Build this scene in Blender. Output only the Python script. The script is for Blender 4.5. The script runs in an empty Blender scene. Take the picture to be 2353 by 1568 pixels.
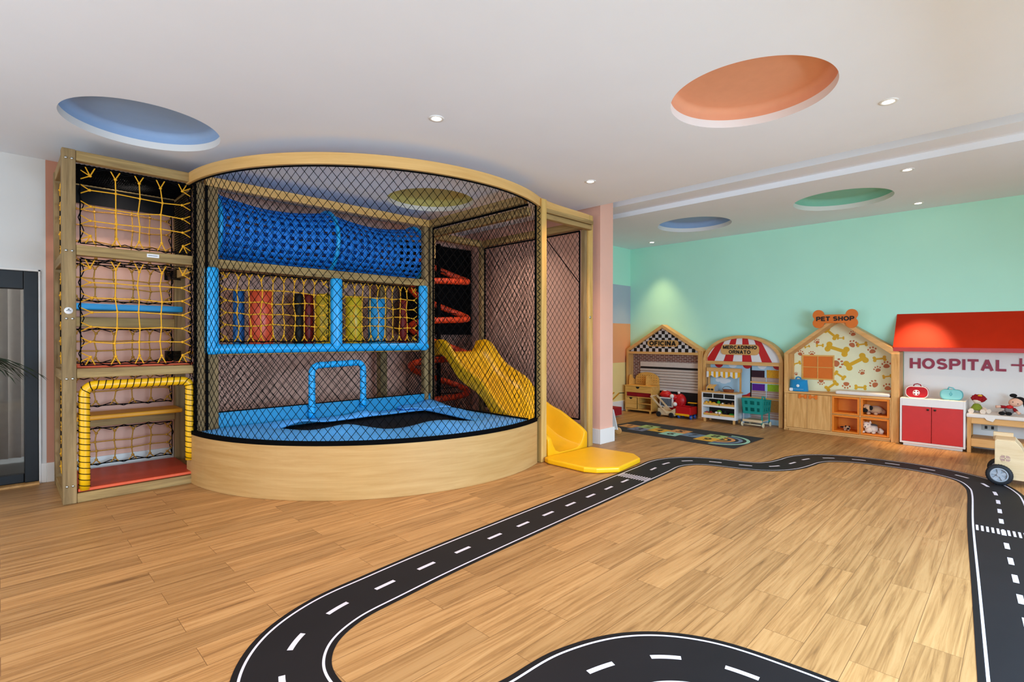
import bpy, bmesh, math, random
from mathutils import Vector, Matrix
random.seed(7)
SC = bpy.context.scene
COL = SC.collection
PI = math.pi

def lin(h):
    h = h.lstrip('#')
    out = []
    for i in (0, 2, 4):
        c = int(h[i:i+2], 16) / 255
        out.append(c/12.92 if c <= .04045 else ((c+.055)/1.055)**2.4)
    return (*out, 1)

# ------------------------------------------------------------------ materials
def base_mat(name):
    m = bpy.data.materials.new(name); m.use_nodes = True
    return m, m.node_tree.nodes, m.node_tree.links, m.node_tree.nodes['Principled BSDF']

def mat(name, col, rough=.6, metal=0, var=.06, scale=14, bump=0, spec=.4, coat=0, sheen=0):
    m, N, L, P = base_mat(name)
    c = lin(col)
    P.inputs['Roughness'].default_value = rough
    P.inputs['Metallic'].default_value = metal
    P.inputs['Specular IOR Level'].default_value = spec
    P.inputs['Coat Weight'].default_value = coat
    P.inputs['Sheen Weight'].default_value = sheen
    tc = N.new('ShaderNodeTexCoord'); no = N.new('ShaderNodeTexNoise')
    no.inputs['Scale'].default_value = scale; no.inputs['Detail'].default_value = 4
    L.new(tc.outputs['Object'], no.inputs['Vector'])
    r = N.new('ShaderNodeValToRGB')
    r.color_ramp.elements[0].position = .3; r.color_ramp.elements[1].position = .7
    r.color_ramp.elements[0].color = tuple(x*(1-var) for x in c[:3]) + (1,)
    r.color_ramp.elements[1].color = tuple(min(1, x*(1+var)) for x in c[:3]) + (1,)
    L.new(no.outputs['Fac'], r.inputs['Fac']); L.new(r.outputs['Color'], P.inputs['Base Color'])
    if bump:
        b = N.new('ShaderNodeBump'); b.inputs['Strength'].default_value = bump
        b.inputs['Distance'].default_value = .004
        n2 = N.new('ShaderNodeTexNoise'); n2.inputs['Scale'].default_value = scale*12
        L.new(tc.outputs['Object'], n2.inputs['Vector'])
        L.new(n2.outputs['Fac'], b.inputs['Height']); L.new(b.outputs['Normal'], P.inputs['Normal'])
    return m

def wood(name, c1, c2, axis='z', scale=9, rough=.5, stretch=14, knots=True, spec=.35):
    """grain running along one object axis"""
    m, N, L, P = base_mat(name)
    tc = N.new('ShaderNodeTexCoord'); mp = N.new('ShaderNodeMapping')
    s = [scale]*3
    for ax_ in axis: s['xyz'.index(ax_)] = scale/stretch
    mp.inputs['Scale'].default_value = s
    L.new(tc.outputs['Object'], mp.inputs['Vector'])
    n1 = N.new('ShaderNodeTexNoise'); n1.inputs['Scale'].default_value = 3; n1.inputs['Detail'].default_value = 8
    n1.inputs['Roughness'].default_value = .62; n1.inputs['Distortion'].default_value = .5
    L.new(mp.outputs['Vector'], n1.inputs['Vector'])
    r = N.new('ShaderNodeValToRGB')
    r.color_ramp.elements[0].position = .32; r.color_ramp.elements[1].position = .66
    r.color_ramp.elements[0].color = lin(c2); r.color_ramp.elements[1].color = lin(c1)
    L.new(n1.outputs['Fac'], r.inputs['Fac'])
    if knots:
        v = N.new('ShaderNodeTexVoronoi'); v.inputs['Scale'].default_value = 2.6
        mp2 = N.new('ShaderNodeMapping'); s2 = [1.0]*3; s2['xyz'.index(axis[0])] = .55
        mp2.inputs['Scale'].default_value = s2
        L.new(tc.outputs['Object'], mp2.inputs['Vector']); L.new(mp2.outputs['Vector'], v.inputs['Vector'])
        kr = N.new('ShaderNodeValToRGB'); kr.color_ramp.elements[0].position = .02; kr.color_ramp.elements[1].position = .06
        kr.color_ramp.elements[0].color = (.25, .17, .1, 1); kr.color_ramp.elements[1].color = (1, 1, 1, 1)
        L.new(v.outputs['Distance'], kr.inputs['Fac'])
        mx = N.new('ShaderNodeMix'); mx.data_type = 'RGBA'; mx.blend_type = 'MULTIPLY'; mx.inputs['Factor'].default_value = .8
        L.new(r.outputs['Color'], mx.inputs['A']); L.new(kr.outputs['Color'], mx.inputs['B'])
        L.new(mx.outputs['Result'], P.inputs['Base Color'])
    else:
        L.new(r.outputs['Color'], P.inputs['Base Color'])
    P.inputs['Roughness'].default_value = rough
    P.inputs['Specular IOR Level'].default_value = spec
    return m

def emit(name, col, strength):
    m, N, L, P = base_mat(name)
    P.inputs['Base Color'].default_value = lin(col)
    P.inputs['Emission Color'].default_value = lin(col)
    P.inputs['Emission Strength'].default_value = strength
    return m

def floor_mat():
    m, N, L, P = base_mat('oak planks')
    tc = N.new('ShaderNodeTexCoord')
    br = N.new('ShaderNodeTexBrick')
    br.offset = .37; br.offset_frequency = 2; br.squash = 1
    br.inputs['Scale'].default_value = 1
    br.inputs['Brick Width'].default_value = .92; br.inputs['Row Height'].default_value = .163
    br.inputs['Mortar Size'].default_value = .0012; br.inputs['Mortar Smooth'].default_value = .1
    br.inputs['Color1'].default_value = (0, 0, 0, 1); br.inputs['Color2'].default_value = (1, 1, 1, 1)
    br.inputs['Mortar'].default_value = (.5, .5, .5, 1)
    L.new(tc.outputs['Object'], br.inputs['Vector'])
    # every plank shifts the grain by its own random value
    add = N.new('ShaderNodeVectorMath'); add.operation = 'MULTIPLY_ADD'
    add.inputs[1].default_value = (7.3, 3.1, 5.7)
    L.new(br.outputs['Color'], add.inputs[0]); L.new(tc.outputs['Object'], add.inputs[2])
    mp = N.new('ShaderNodeMapping'); mp.inputs['Scale'].default_value = (.55, 13, 1)
    L.new(add.outputs['Vector'], mp.inputs['Vector'])
    n1 = N.new('ShaderNodeTexNoise'); n1.inputs['Scale'].default_value = 2.4; n1.inputs['Detail'].default_value = 9
    n1.inputs['Roughness'].default_value = .68; n1.inputs['Distortion'].default_value = .9
    L.new(mp.outputs['Vector'], n1.inputs['Vector'])
    r = N.new('ShaderNodeValToRGB')
    e = r.color_ramp.elements
    e[0].position = .24; e[0].color = lin('6a4728'); e[1].position = .74; e[1].color = lin('c99d68')
    x = e.new(.44); x.color = lin('a4876a' if 0 else 'a67948'); x = e.new(.54); x.color = lin('b98b57')
    L.new(n1.outputs['Fac'], r.inputs['Fac'])
    # tone of each plank
    mr = N.new('ShaderNodeMapRange'); mr.inputs['To Min'].default_value = .84; mr.inputs['To Max'].default_value = 1.1
    L.new(br.outputs['Color'], mr.inputs['Value'])
    mu = N.new('ShaderNodeMix'); mu.data_type = 'RGBA'; mu.blend_type = 'MULTIPLY'; mu.inputs['Factor'].default_value = 1
    L.new(r.outputs['Color'], mu.inputs['A']); L.new(mr.outputs['Result'], mu.inputs['B'])
    # seams
    sm = N.new('ShaderNodeMix'); sm.data_type = 'RGBA'
    L.new(br.outputs['Fac'], sm.inputs['Factor']); L.new(mu.outputs['Result'], sm.inputs['A'])
    sm.inputs['B'].default_value = lin('7a5532')
    L.new(sm.outputs['Result'], P.inputs['Base Color'])
    P.inputs['Roughness'].default_value = .42
    P.inputs['Specular IOR Level'].default_value = .35
    b = N.new('ShaderNodeBump'); b.inputs['Strength'].default_value = .15; b.inputs['Distance'].default_value = .002
    L.new(n1.outputs['Fac'], b.inputs['Height']); L.new(b.outputs['Normal'], P.inputs['Normal'])
    return m

def brick_mat():
    m, N, L, P = base_mat('printed brick')
    tc = N.new('ShaderNodeTexCoord'); mp = N.new('ShaderNodeMapping')
    mp.inputs['Rotation'].default_value = (PI/2, 0, PI/2)
    sx = N.new('ShaderNodeSeparateXYZ'); cx = N.new('ShaderNodeCombineXYZ')
    L.new(tc.outputs['Object'], sx.inputs[0]); L.new(sx.outputs['Y'], cx.inputs['X']); L.new(sx.outputs['Z'], cx.inputs['Y'])
    br = N.new('ShaderNodeTexBrick'); br.inputs['Scale'].default_value = 1
    br.inputs['Brick Width'].default_value = .085; br.inputs['Row Height'].default_value = .029
    br.inputs['Mortar Size'].default_value = .004
    br.inputs['Color1'].default_value = lin('5e2c22'); br.inputs['Color2'].default_value = lin('8a5040')
    br.inputs['Mortar'].default_value = lin('c0b0a4')
    L.new(cx.outputs[0], br.inputs['Vector']); L.new(br.outputs['Color'], P.inputs['Base Color'])
    P.inputs['Roughness'].default_value = .7
    return m

def glass_mat():
    m, N, L, P = base_mat('dark glass')
    P.inputs['Base Color'].default_value = (.75, .8, .8, 1)
    P.inputs['Roughness'].default_value = .02
    P.inputs['Transmission Weight'].default_value = 1
    P.inputs['IOR'].default_value = 1.05
    P.inputs['Coat Weight'].default_value = .35
    P.inputs['Coat Roughness'].default_value = .02
    return m

M = dict(
    floor=floor_mat(),
    ceil=mat('ceiling paint', 'ecf0f6', .9, var=.012, scale=2),
    white=mat('white paint', 'ebe6e0', .6, var=.012, scale=4),
    wallwhite=mat('white wall paint', 'dcdad6', .85, var=.015, scale=3),
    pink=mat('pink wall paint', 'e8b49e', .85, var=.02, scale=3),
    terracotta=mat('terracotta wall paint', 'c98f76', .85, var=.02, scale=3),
    mint=mat('mint wall paint', 'bff6df', .85, var=.015, scale=2),
    greyblue=mat('grey blue wall paint', 'b4bcca', .85, var=.02, scale=3),
    peach=mat('peach wall paint', 'e8a070', .85, var=.02, scale=3),
    cream=mat('cream yellow wall paint', 'ecd490', .85, var=.02, scale=3),
    c_blue=mat('blue cove paint', '98b2d4', .85, var=.02),
    c_orange=mat('orange cove paint', 'e6a27c', .85, var=.02),
    c_green=mat('green cove paint', '8fcbb2', .85, var=.02),
    c_olive=mat('olive cove paint', 'c6b76c', .85, var=.02),
    pine_z=wood('treated pine upright', 'a3865a', '6f5734', 'z', 7, .65),
    pine_x=wood('treated pine lengthwise', 'b8985f', '82663c', 'x', 7, .65),
    pine_y=wood('treated pine crosswise', 'b18f58', '7d6037', 'y', 7, .65),
    pine_lit=wood('lit yellow pine upright', 'd8b067', 'ba9048', 'z', 7, .6),  # yellower pine, its colour also lightened for window light on the slide posts
    ply=wood('birch plywood', 'c89f66', 'b88c52', 'xy', 8, .45, 16, knots=False),
    plyband=wood('birch ply band', 'dfb26e', 'd09f5a', 'xy', 9, .5, 16, knots=False),
    oak_z=wood('light oak laminate upright', 'e6b06c', 'c28843', 'z', 8, .5, 10, knots=False),
    oak_y=wood('light oak laminate', 'e5b06e', 'd09854', 'y', 8, .5, 10, knots=False),
    beech=wood('toy beech wood', 'e8b25e', 'd49a46', 'y', 9, .45, 8, knots=False),
    palewood=wood('pale poplar plywood', 'dfc49c', 'd0b085', 'y', 6, .55, 8, knots=False),
    rope_b=mat('black cord', '08080a', .85, var=.2, scale=60, spec=.08),
    net_b=mat('black netting', '060607', .85, var=.1, scale=60, spec=.05),
    fabric_b=mat('black trampoline cloth', '09090c', .85, var=.1, scale=30, spec=.2),
    rope_y=mat('yellow rope', 'f8b020', .7, var=.12, scale=80, bump=.3),
    rope_o=mat('ochre rope', 'b9832a', .75, var=.12, scale=80),
    yellow=mat('yellow vinyl', 'f5b80a', .35, var=.03, scale=6, spec=.5),
    yellow_pl=mat('yellow plastic', 'eeb010', .4, var=.04, scale=5, spec=.5),
    blue_pad=mat('sky blue vinyl padding', '1fb0f5', .35, var=.04, scale=8, spec=.5),
    blue_mat=mat('trampoline pad vinyl', '55aefc', .45, var=.07, scale=9, bump=.15, spec=.45),
    blue_board=mat('blue painted board', '1f8ec0', .5, var=.03),
    blue_web=mat('blue webbing', '1c84ea', .6, var=.1, scale=18, bump=.2),
    orange_sh=mat('orange red shelf', 'dd5a33', .45, var=.04),
    red_floor=mat('red platform vinyl', 'b53a20', .4, var=.05),
    blue_sh=mat('blue shelf', '158fc9', .45, var=.04),
    yellow_sh=mat('amber shelf', 'e39a1e', .5, var=.05),
    red_tube=mat('orange red helix vinyl', 'ee4a20', .45, var=.08, scale=40, bump=.3),
    r_red=mat('red orange foam', 'f25a36', .35, var=.04, spec=.5),
    r_dred=mat('dark red foam', '8e1f1c', .4, var=.05),
    r_yel=mat('yellow foam', 'eac820', .35, var=.04, spec=.5),
    r_blue=mat('light blue foam', '23a6e8', .35, var=.04, spec=.5),
    r_navy=mat('deep blue foam', '1565a8', .4, var=.05),
    r_black=mat('black foam', '17140f', .6, var=.1),
    steel=mat('zinc bolt', 'c8c8c4', .3, metal=1, var=.02),
    plaque=mat('white plaque', 'eeeae8', .4, var=.01),
    ink=mat('black ink', '15120f', .6, var=.05),
    rd_black=mat('road vinyl', '161519', .6, var=.1, scale=5, spec=.25),
    rd_edge=mat('road edge black', '0c0c10', .6, var=.05, spec=.25),
    rd_white=mat('road marking white', 'dcd6e2', .5, var=.03),
    hm=mat('hopscotch charcoal', '2a2b30', .8, var=.08, bump=.2),
    h_or=mat('hopscotch orange', 'd9985c', .8, var=.04), h_gr=mat('hopscotch green', 'a9c078', .8, var=.04),
    h_bl=mat('hopscotch blue', '6f88a4', .8, var=.04), h_ye=mat('hopscotch amber', 'e0aa3c', .8, var=.04),
    h_sl=mat('hopscotch slate', '7a7f98', .8, var=.04), h_mi=mat('hopscotch mint', '9ed0bc', .8, var=.04),
    h_nv=mat('hopscotch navy', '2b3f63', .8, var=.04),
    brick=brick_mat(),
    shutter=mat('roller shutter print', 'd8c8bc', .6, var=.03, scale=20),
    dark=mat('dark print', '1a0f0c', .8, var=.1),
    red=mat('bright red', 'c81218', .4, var=.03), redlam=mat('red laminate', 'cc2c2a', .45, var=.03),
    awning=mat('red awning fabric', 'c82806', .5, var=.03, scale=10, spec=.15),
    awnedge=mat('red awning edge', 'c03c3c', .6, var=.03),
    sky=mat('printed pale blue', 'b4d2e2', .7, var=.02), cloud=mat('printed cloud', 'eceef0', .7, var=.01),
    stripe=mat('printed red stripe', 'c41e20', .45, var=.03), stripew=mat('printed white stripe', 'e6e2e0', .45, var=.02),
    pale=mat('pale sage print', 'eae8c0', .5, var=.02, spec=.4),
    bone=mat('mustard bone print', 'dba91e', .6, var=.03), paw=mat('terracotta paw print', 'bf6a3c', .6, var=.05),
    sign_o=mat('orange sign', 'e07014', .5, var=.03), cub=mat('orange laminate', 'e6801c', .5, var=.03),
    cub_in=mat('orange laminate inside', 'dd7420', .5, var=.03),
    cushion=mat('off white vinyl cushion', 'e9e0d6', .5, var=.02),
    bag_b=mat('blue plush', '1483b8', .9, var=.08, sheen=.3), bag_r=mat('red felt', 'b80d1c', .7, var=.05),
    bag_t=mat('aqua felt', '7fc3c6', .7, var=.03), teal_d=mat('teal thread', '3d9aa4', .7, var=.03),
    plum=mat('plum lettering', '9c2f46', .5, var=.03),
    fawn=mat('fawn plush', 'c79a72', .95, var=.08, sheen=.3, bump=.3), blackpl=mat('black plush', '14100f', .95, var=.1),
    creampl=mat('cream plush', 'e9d4bf', .95, var=.05, sheen=.3, bump=.3), greypl=mat('grey plush', '6d6660', .95, var=.08),
    skin=mat('doll cloth skin', 'e9b79c', .9, var=.03), greenpl=mat('olive green dress', '7d8a24', .9, var=.15),
    darkred=mat('crimson wool', '9a0f18', .95, var=.15, bump=.3), greych=mat('grey check cloth', '85807e', .9, var=.15, scale=90),
    teal=mat('teal plastic', '128a80', .4, var=.04), wheel_b=mat('beige wheel', 'd8c9a4', .5, var=.03),
    tyre=mat('black tyre', '131318', .6, var=.1), rim=mat('grey plastic rim', 'a3a3a8', .4, var=.05),
    truck=mat('truck red', 'bd0c16', .4, var=.03), t_blue=mat('truck wheel blue', '1550a8', .4, var=.03),
    t_yel=mat('truck yellow', 'eda80e', .4, var=.03),
    fr_or=mat('orange fruit', 'eba31a', .5, var=.06), fr_gr=mat('green vegetable', '2f9a2e', .5, var=.1),
    fr_lg=mat('cabbage green', '7fae2a', .5, var=.1), fr_rd=mat('red fruit', 'c02a20', .45, var=.06),
    fr_wh=mat('white mushroom', 'ece4da', .5, var=.03), fr_br=mat('brown wood fruit', '8b5a32', .6, var=.06),
    purple=mat('purple print', '5a1486', .7, var=.08, scale=60), wine=mat('dark wine print', '33101e', .7, var=.15, scale=60),
    limep=mat('lime print', '8fb31e', .7, var=.12, scale=60), amberp=mat('amber print', 'dfa020', .7, var=.12, scale=60),
    burlap=mat('burlap print', 'b3803e', .8, var=.15, scale=60), pinkwood=mat('printed crate', 'b08c7c', .7, var=.08, scale=25),
    wicker=mat('brown wicker', '8a4520', .7, var=.2, scale=60, bump=.5), greybox=mat('grey plastic', '9aa0a8', .5, var=.03),
    doorframe=mat('black door frame', '121214', .45, var=.05), glass=glass_mat(),
    blind=mat('pale vertical blind', 'b8b2ac', .8, var=.05), leafm=mat('dark palm leaf', '1d2a14', .6, var=.2),
    potm=mat('grey pot', '6a6763', .7, var=.05), dkroom=mat('dark tiles', '35322e', .35, var=.1),
    lamp=emit('downlight lens', 'fff4e0', 14), trimring=mat('downlight ring', 'e8e6e2', .4, var=.01),
    winframe=mat('white window frame', 'e6e6e4', .5, var=.01),
    checker_w=mat('check white', 'dcd4d0', .5, var=.02), checker_b=mat('check black', '0e0c0c', .5, var=.05),
    socket=mat('socket plate', 'b9bab4', .5, var=.02),
)

# ------------------------------------------------------------------ mesh builder
def rotz(a): return Matrix.Rotation(a, 3, 'Z')

_jn = [-1]   # off while the room shell is built
def jit(dim):
    """boards that meet never share a plane: each is a hair thinner than the last"""
    if _jn[0] < 0: return 0.0
    _jn[0] += 1; return min((_jn[0]*7 % 17)*3.5e-5+1e-5, dim*.1)

class MB:
    def __init__(s): s.v = []; s.f = []; s.mi = []; s.sm = []
    def add(s, vs, fs, m=0, smooth=False):
        o = len(s.v); s.v += [tuple(v) for v in vs]
        for f in fs: s.f.append([i+o for i in f]); s.mi.append(m); s.sm.append(smooth)
        return s
    def box(s, x0, x1, y0, y1, z0, z1, m=0):
        if x0 > x1: x0, x1 = x1, x0
        if y0 > y1: y0, y1 = y1, y0
        if z0 > z1: z0, z1 = z1, z0
        e = jit(min(x1-x0, y1-y0, z1-z0)); x0 += e; x1 -= e; y0 += e; y1 -= e; z0 += e; z1 -= e
        vs = [(x, y, z) for x in (x0, x1) for y in (y0, y1) for z in (z0, z1)]
        return s.add(vs, [(0,1,3,2),(4,6,7,5),(0,4,5,1),(2,3,7,6),(0,2,6,4),(1,5,7,3)], m)
    def beam(s, a, b, w, h, up=(0,0,1), m=0):
        """rectangular bar from a to b, w across, h along up"""
        a, b = Vector(a), Vector(b); d = (b-a).normalized(); u = Vector(up); e = jit(min(w, h)); w -= e; h -= e
        sd = d.cross(u).normalized(); u = sd.cross(d).normalized()
        vs = []
        for p in (a, b):
            for i in (-1, 1):
                for j in (-1, 1): vs.append(p + sd*(i*w/2) + u*(j*h/2))
        return s.add(vs, [(0,1,3,2),(4,6,7,5),(0,4,5,1),(2,3,7,6),(0,2,6,4),(1,5,7,3)], m)
    def seg(s, a, b, r, n=4, m=0):
        a, b = Vector(a), Vector(b); d = b-a
        if d.length < 1e-6: return s
        d.normalize(); t = Vector((0,0,1)) if abs(d.z) < .9 else Vector((1,0,0))
        p = d.cross(t).normalized(); q = d.cross(p)
        vs = []
        for e in (a, b):
            for k in range(n):
                an = 2*PI*k/n; vs.append(e + p*(r*math.cos(an)) + q*(r*math.sin(an)))
        return s.add(vs, [(k, (k+1) % n, n+(k+1) % n, n+k) for k in range(n)], m, n > 4)
    def tube(s, pts, r, n=10, closed=False, caps=True, m=0, ry=None):
        pts = [Vector(p) for p in pts]; N = len(pts)
        rs = r if isinstance(r, (list, tuple)) else [r]*N
        tan = []
        for i in range(N):
            if closed: d = pts[(i+1) % N]-pts[i-1]
            else: d = pts[min(i+1, N-1)]-pts[max(i-1, 0)]
            tan.append(d.normalized())
        t0 = tan[0]; ref = Vector((0,0,1)) if abs(t0.z) < .9 else Vector((1,0,0))
        p = (ref - t0*ref.dot(t0)).normalized(); vs = []
        for i in range(N):
            t = tan[i]; p = (p - t*p.dot(t))
            p = p.normalized() if p.length > 1e-6 else t.orthogonal().normalized()
            q = t.cross(p)
            for k in range(n):
                an = 2*PI*k/n
                vs.append(pts[i] + p*(rs[i]*math.cos(an)) + q*(rs[i]*(ry or 1)*math.sin(an)))
        fs = []
        for i in range(N if closed else N-1):
            a, b = i*n, ((i+1) % N)*n
            for k in range(n): fs.append((a+k, a+(k+1) % n, b+(k+1) % n, b+k))
        s.add(vs, fs, m, True)
        if caps and not closed:
            o = len(s.v)-N*n
            s.f.append([o+k for k in range(n)][::-1]); s.mi.append(m); s.sm.append(False)
            s.f.append([o+(N-1)*n+k for k in range(n)]); s.mi.append(m); s.sm.append(False)
        return s
    def prism(s, pts, h0, h1, plane='yz', m=0, ms=None):
        n = len(pts); e = jit(abs(h1-h0)); e = math.copysign(e, h1-h0); h0 += e; h1 -= e
        def P(a, b, h):
            return {'yz': (h, a, b), 'xz': (a, h, b), 'xy': (a, b, h)}[plane]
        vs = [P(a, b, h0) for a, b in pts] + [P(a, b, h1) for a, b in pts]
        s.add(vs, [list(range(n))[::-1], list(range(n, 2*n))], m)
        o = len(s.v)-2*n
        for i in range(n):
            j = (i+1) % n
            s.f.append([o+i, o+j, o+n+j, o+n+i]); s.mi.append(m if ms is None else ms); s.sm.append(False)
        return s
    def lathe(s, prof, c=(0,0,0), axis='z', n=24, m=0, smooth=True, a0=0, a1=2*PI):
        full = abs(a1-a0-2*PI) < 1e-6; c = Vector(c); vs = []
        K = n if full else n+1
        for (r, h) in prof:
            for k in range(K):
                a = a0+(a1-a0)*k/n; x, y = r*math.cos(a), r*math.sin(a)
                w = {'z': (x, y, h), 'x': (h, x, y), 'y': (x, h, y)}[axis]
                vs.append(c + Vector(w))
        fs = []
        for i in range(len(prof)-1):
            for k in range(n):
                k2 = (k+1) % K
                fs.append((i*K+k, i*K+k2, (i+1)*K+k2, (i+1)*K+k))
        return s.add(vs, fs, m, smooth)
    def cyl(s, a, b, r, n=18, m=0, r2=None):
        return s.tube([a, b], [r, r2 if r2 is not None else r], n, m=m)
    def ell(s, c, r, n=14, k=9, m=0, R=None):
        c = Vector(c); vs = []; R = R or Matrix.Identity(3)
        for i in range(k+1):
            th = PI*i/k
            for j in range(n):
                ph = 2*PI*j/n
                vs.append(c + R @ Vector((r[0]*math.sin(th)*math.cos(ph), r[1]*math.sin(th)*math.sin(ph), r[2]*math.cos(th))))
        fs = [(i*n+j, (i+1)*n+j, (i+1)*n+(j+1) % n, i*n+(j+1) % n) for i in range(k) for j in range(n)]
        return s.add(vs, fs, m, True)
    def quad(s, a, b, c, d, m=0): return s.add([a, b, c, d], [(0,1,2,3)], m)
    def grid(s, fn, nu, nv, m=0, smooth=True):
        vs = [fn(i/nu, j/nv) for i in range(nu+1) for j in range(nv+1)]; w = nv+1
        return s.add(vs, [(i*w+j, (i+1)*w+j, (i+1)*w+j+1, i*w+j+1) for i in range(nu) for j in range(nv)], m, smooth)
    def mirror_z(s): pass
    def build(s, name, mats, parent=None, bevel=0, seg=2, solid=0, sub=0, merge=False):
        me = bpy.data.meshes.new(name)
        off = Vector((0,0,0)); p = parent; inv = None
        if parent is not None:
            bpy_chain = Matrix.Identity(4); q = parent; ch = []
            while q: ch.append(q); q = q.parent
            for q in reversed(ch): bpy_chain = bpy_chain @ q.matrix_basis
            inv = bpy_chain.inverted()
            vs = [inv @ Vector(v) for v in s.v]
        else: vs = s.v
        me.from_pydata(vs, [], s.f)
        if not isinstance(mats, (list, tuple)): mats = [mats]
        for x in mats: me.materials.append(M[x] if isinstance(x, str) else x)
        me.polygons.foreach_set('material_index', s.mi)
        me.polygons.foreach_set('use_smooth', s.sm)
        bm = bmesh.new(); bm.from_mesh(me)
        bmesh.ops.remove_doubles(bm, verts=bm.verts, dist=1e-6) if merge else None
        if len(bm.faces) < 40000: bmesh.ops.recalc_face_normals(bm, faces=bm.faces)
        bm.to_mesh(me); bm.free(); me.update()
        o = bpy.data.objects.new(name, me); COL.objects.link(o)
        if parent is not None: o.parent = parent
        if solid:
            md = o.modifiers.new('solid', 'SOLIDIFY'); md.thickness = solid; md.offset = 0
        if bevel:
            md = o.modifiers.new('bevel', 'BEVEL'); md.width = bevel; md.segments = seg
            md.limit_method = 'ANGLE'; md.angle_limit = math.radians(40)
        if sub:
            md = o.modifiers.new('sub', 'SUBSURF'); md.levels = sub; md.render_levels = sub
        return o

def tag(o, label=None, cat=None, group=None, kind=None):
    if label: o['label'] = label
    if cat: o['category'] = cat
    if group: o['group'] = group
    if kind: o['kind'] = kind
    return o

def thing(name, label, cat, loc=(0,0,0), rz=0, group=None):
    o = bpy.data.objects.new(name, None); COL.objects.link(o)
    o.location = loc; o.rotation_euler = (0, 0, rz); o.empty_display_size = .1
    o.matrix_basis = Matrix.Translation(loc) @ Matrix.Rotation(rz, 4, 'Z')
    return tag(o, label, cat, group)

def struct(name, mb, mats, parent=None, bevel=0):
    o = mb.build(name, mats, parent, bevel)
    if parent is None: o['kind'] = 'structure'
    return o

def copy_tree(o, parent=None):
    c = o.copy(); COL.objects.link(c)
    if parent is not None: c.parent = parent
    for ch in list(o.children): copy_tree(ch, c)
    return c

def arc(cx, cy, r, a0, a1, n): return [(cx+r*math.cos(a0+(a1-a0)*i/n), cy+r*math.sin(a0+(a1-a0)*i/n)) for i in range(n+1)]

def text_polys(txt, size, sx=1.0, bold=0.0, spacing=1.0, align='CENTER', line=.85):
    """flat letter outline mesh: list of (verts, faces) in 2D"""
    cu = bpy.data.curves.new('t', 'FONT'); cu.body = txt; cu.size = size; cu.align_x = align; cu.align_y = 'CENTER'
    cu.offset = bold; cu.space_character = spacing; cu.space_line = line; cu.extrude = .5; cu.resolution_u = 3
    ob = bpy.data.objects.new('t', cu); COL.objects.link(ob)
    bpy.context.view_layer.update()
    me = bpy.data.meshes.new_from_object(ob.evaluated_get(bpy.context.evaluated_depsgraph_get()))
    vs = [(v.co.x*sx, v.co.y, v.co.z) for v in me.vertices]; fs = [list(p.vertices) for p in me.polygons]
    bpy.data.objects.remove(ob); bpy.data.curves.remove(cu); bpy.data.meshes.remove(me)
    return vs, fs

def text_on(mb, txt, size, fn, depth, m=0, **k):
    """fn(u, v, w) -> 3D, w in 0..1 is depth"""
    vs, fs = text_polys(txt, size, **k)
    return mb.add([fn(x, y, (z+.5)*depth) for x, y, z in vs], fs, m)

def _arc(cx, cy, rx, ry, a0, a1, n=12):
    return [(cx+rx*math.cos(math.radians(a0+(a1-a0)*i/n)), cy+ry*math.sin(math.radians(a0+(a1-a0)*i/n))) for i in range(n+1)]
# block capitals as strokes in a box of the given width and height 1 (stroke centre lines)
GLYPH = {
 'O': (.95, [_arc(.475, .5, .385, .41, 0, 360, 28)]),
 'C': (.88, [_arc(.475, .5, .385, .41, 42, 318, 20)]),
 'F': (.70, [[(.1, 0), (.1, 1)], [(.1, .91), (.68, .91)], [(.1, .50), (.60, .50)]]),
 'E': (.74, [[(.1, 0), (.1, 1)], [(.1, .91), (.72, .91)], [(.1, .51), (.66, .51)], [(.1, .09), (.74, .09)]]),
 'I': (.22, [[(.11, 0), (.11, 1)]]),
 'N': (.84, [[(.1, 0), (.1, 1)], [(.74, 0), (.74, 1)], [(.12, .96), (.72, .04)]]),
 'A': (.90, [[(.10, 0), (.45, .98)], [(.80, 0), (.45, .98)], [(.22, .30), (.68, .30)]]),
 'M': (1.0, [[(.1, 0), (.1, 1)], [(.9, 0), (.9, 1)], [(.11, .94), (.5, .06)], [(.89, .94), (.5, .06)]]),
 'R': (.86, [[(.1, 0), (.1, 1)], [(.1, .91), (.50, .91)]+_arc(.50, .70, .22, .21, 90, -90, 8)+[(.1, .49)], [(.48, .49), (.76, 0)]]),
 'P': (.80, [[(.1, 0), (.1, 1)], [(.1, .91), (.50, .91)]+_arc(.50, .68, .22, .23, 90, -90, 8)+[(.1, .45)]]),
 'D': (.86, [[(.1, 0), (.1, 1)], [(.1, .91), (.40, .91)]+_arc(.40, .5, .37, .41, 90, -90, 12)+[(.1, .09)]]),
 'H': (.84, [[(.1, 0), (.1, 1)], [(.74, 0), (.74, 1)], [(.1, .51), (.74, .51)]]),
 'T': (.78, [[(.39, 0), (.39, 1)], [(.0, .91), (.78, .91)]]),
 'L': (.70, [[(.1, 0), (.1, 1)], [(.1, .09), (.70, .09)]]),
 'S': (.82, [_arc(.41, .70, .28, .21, 25, 250, 14)[:-2]+_arc(.41, .30, .30, .21, 85, -155, 16)]),
}
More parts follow.
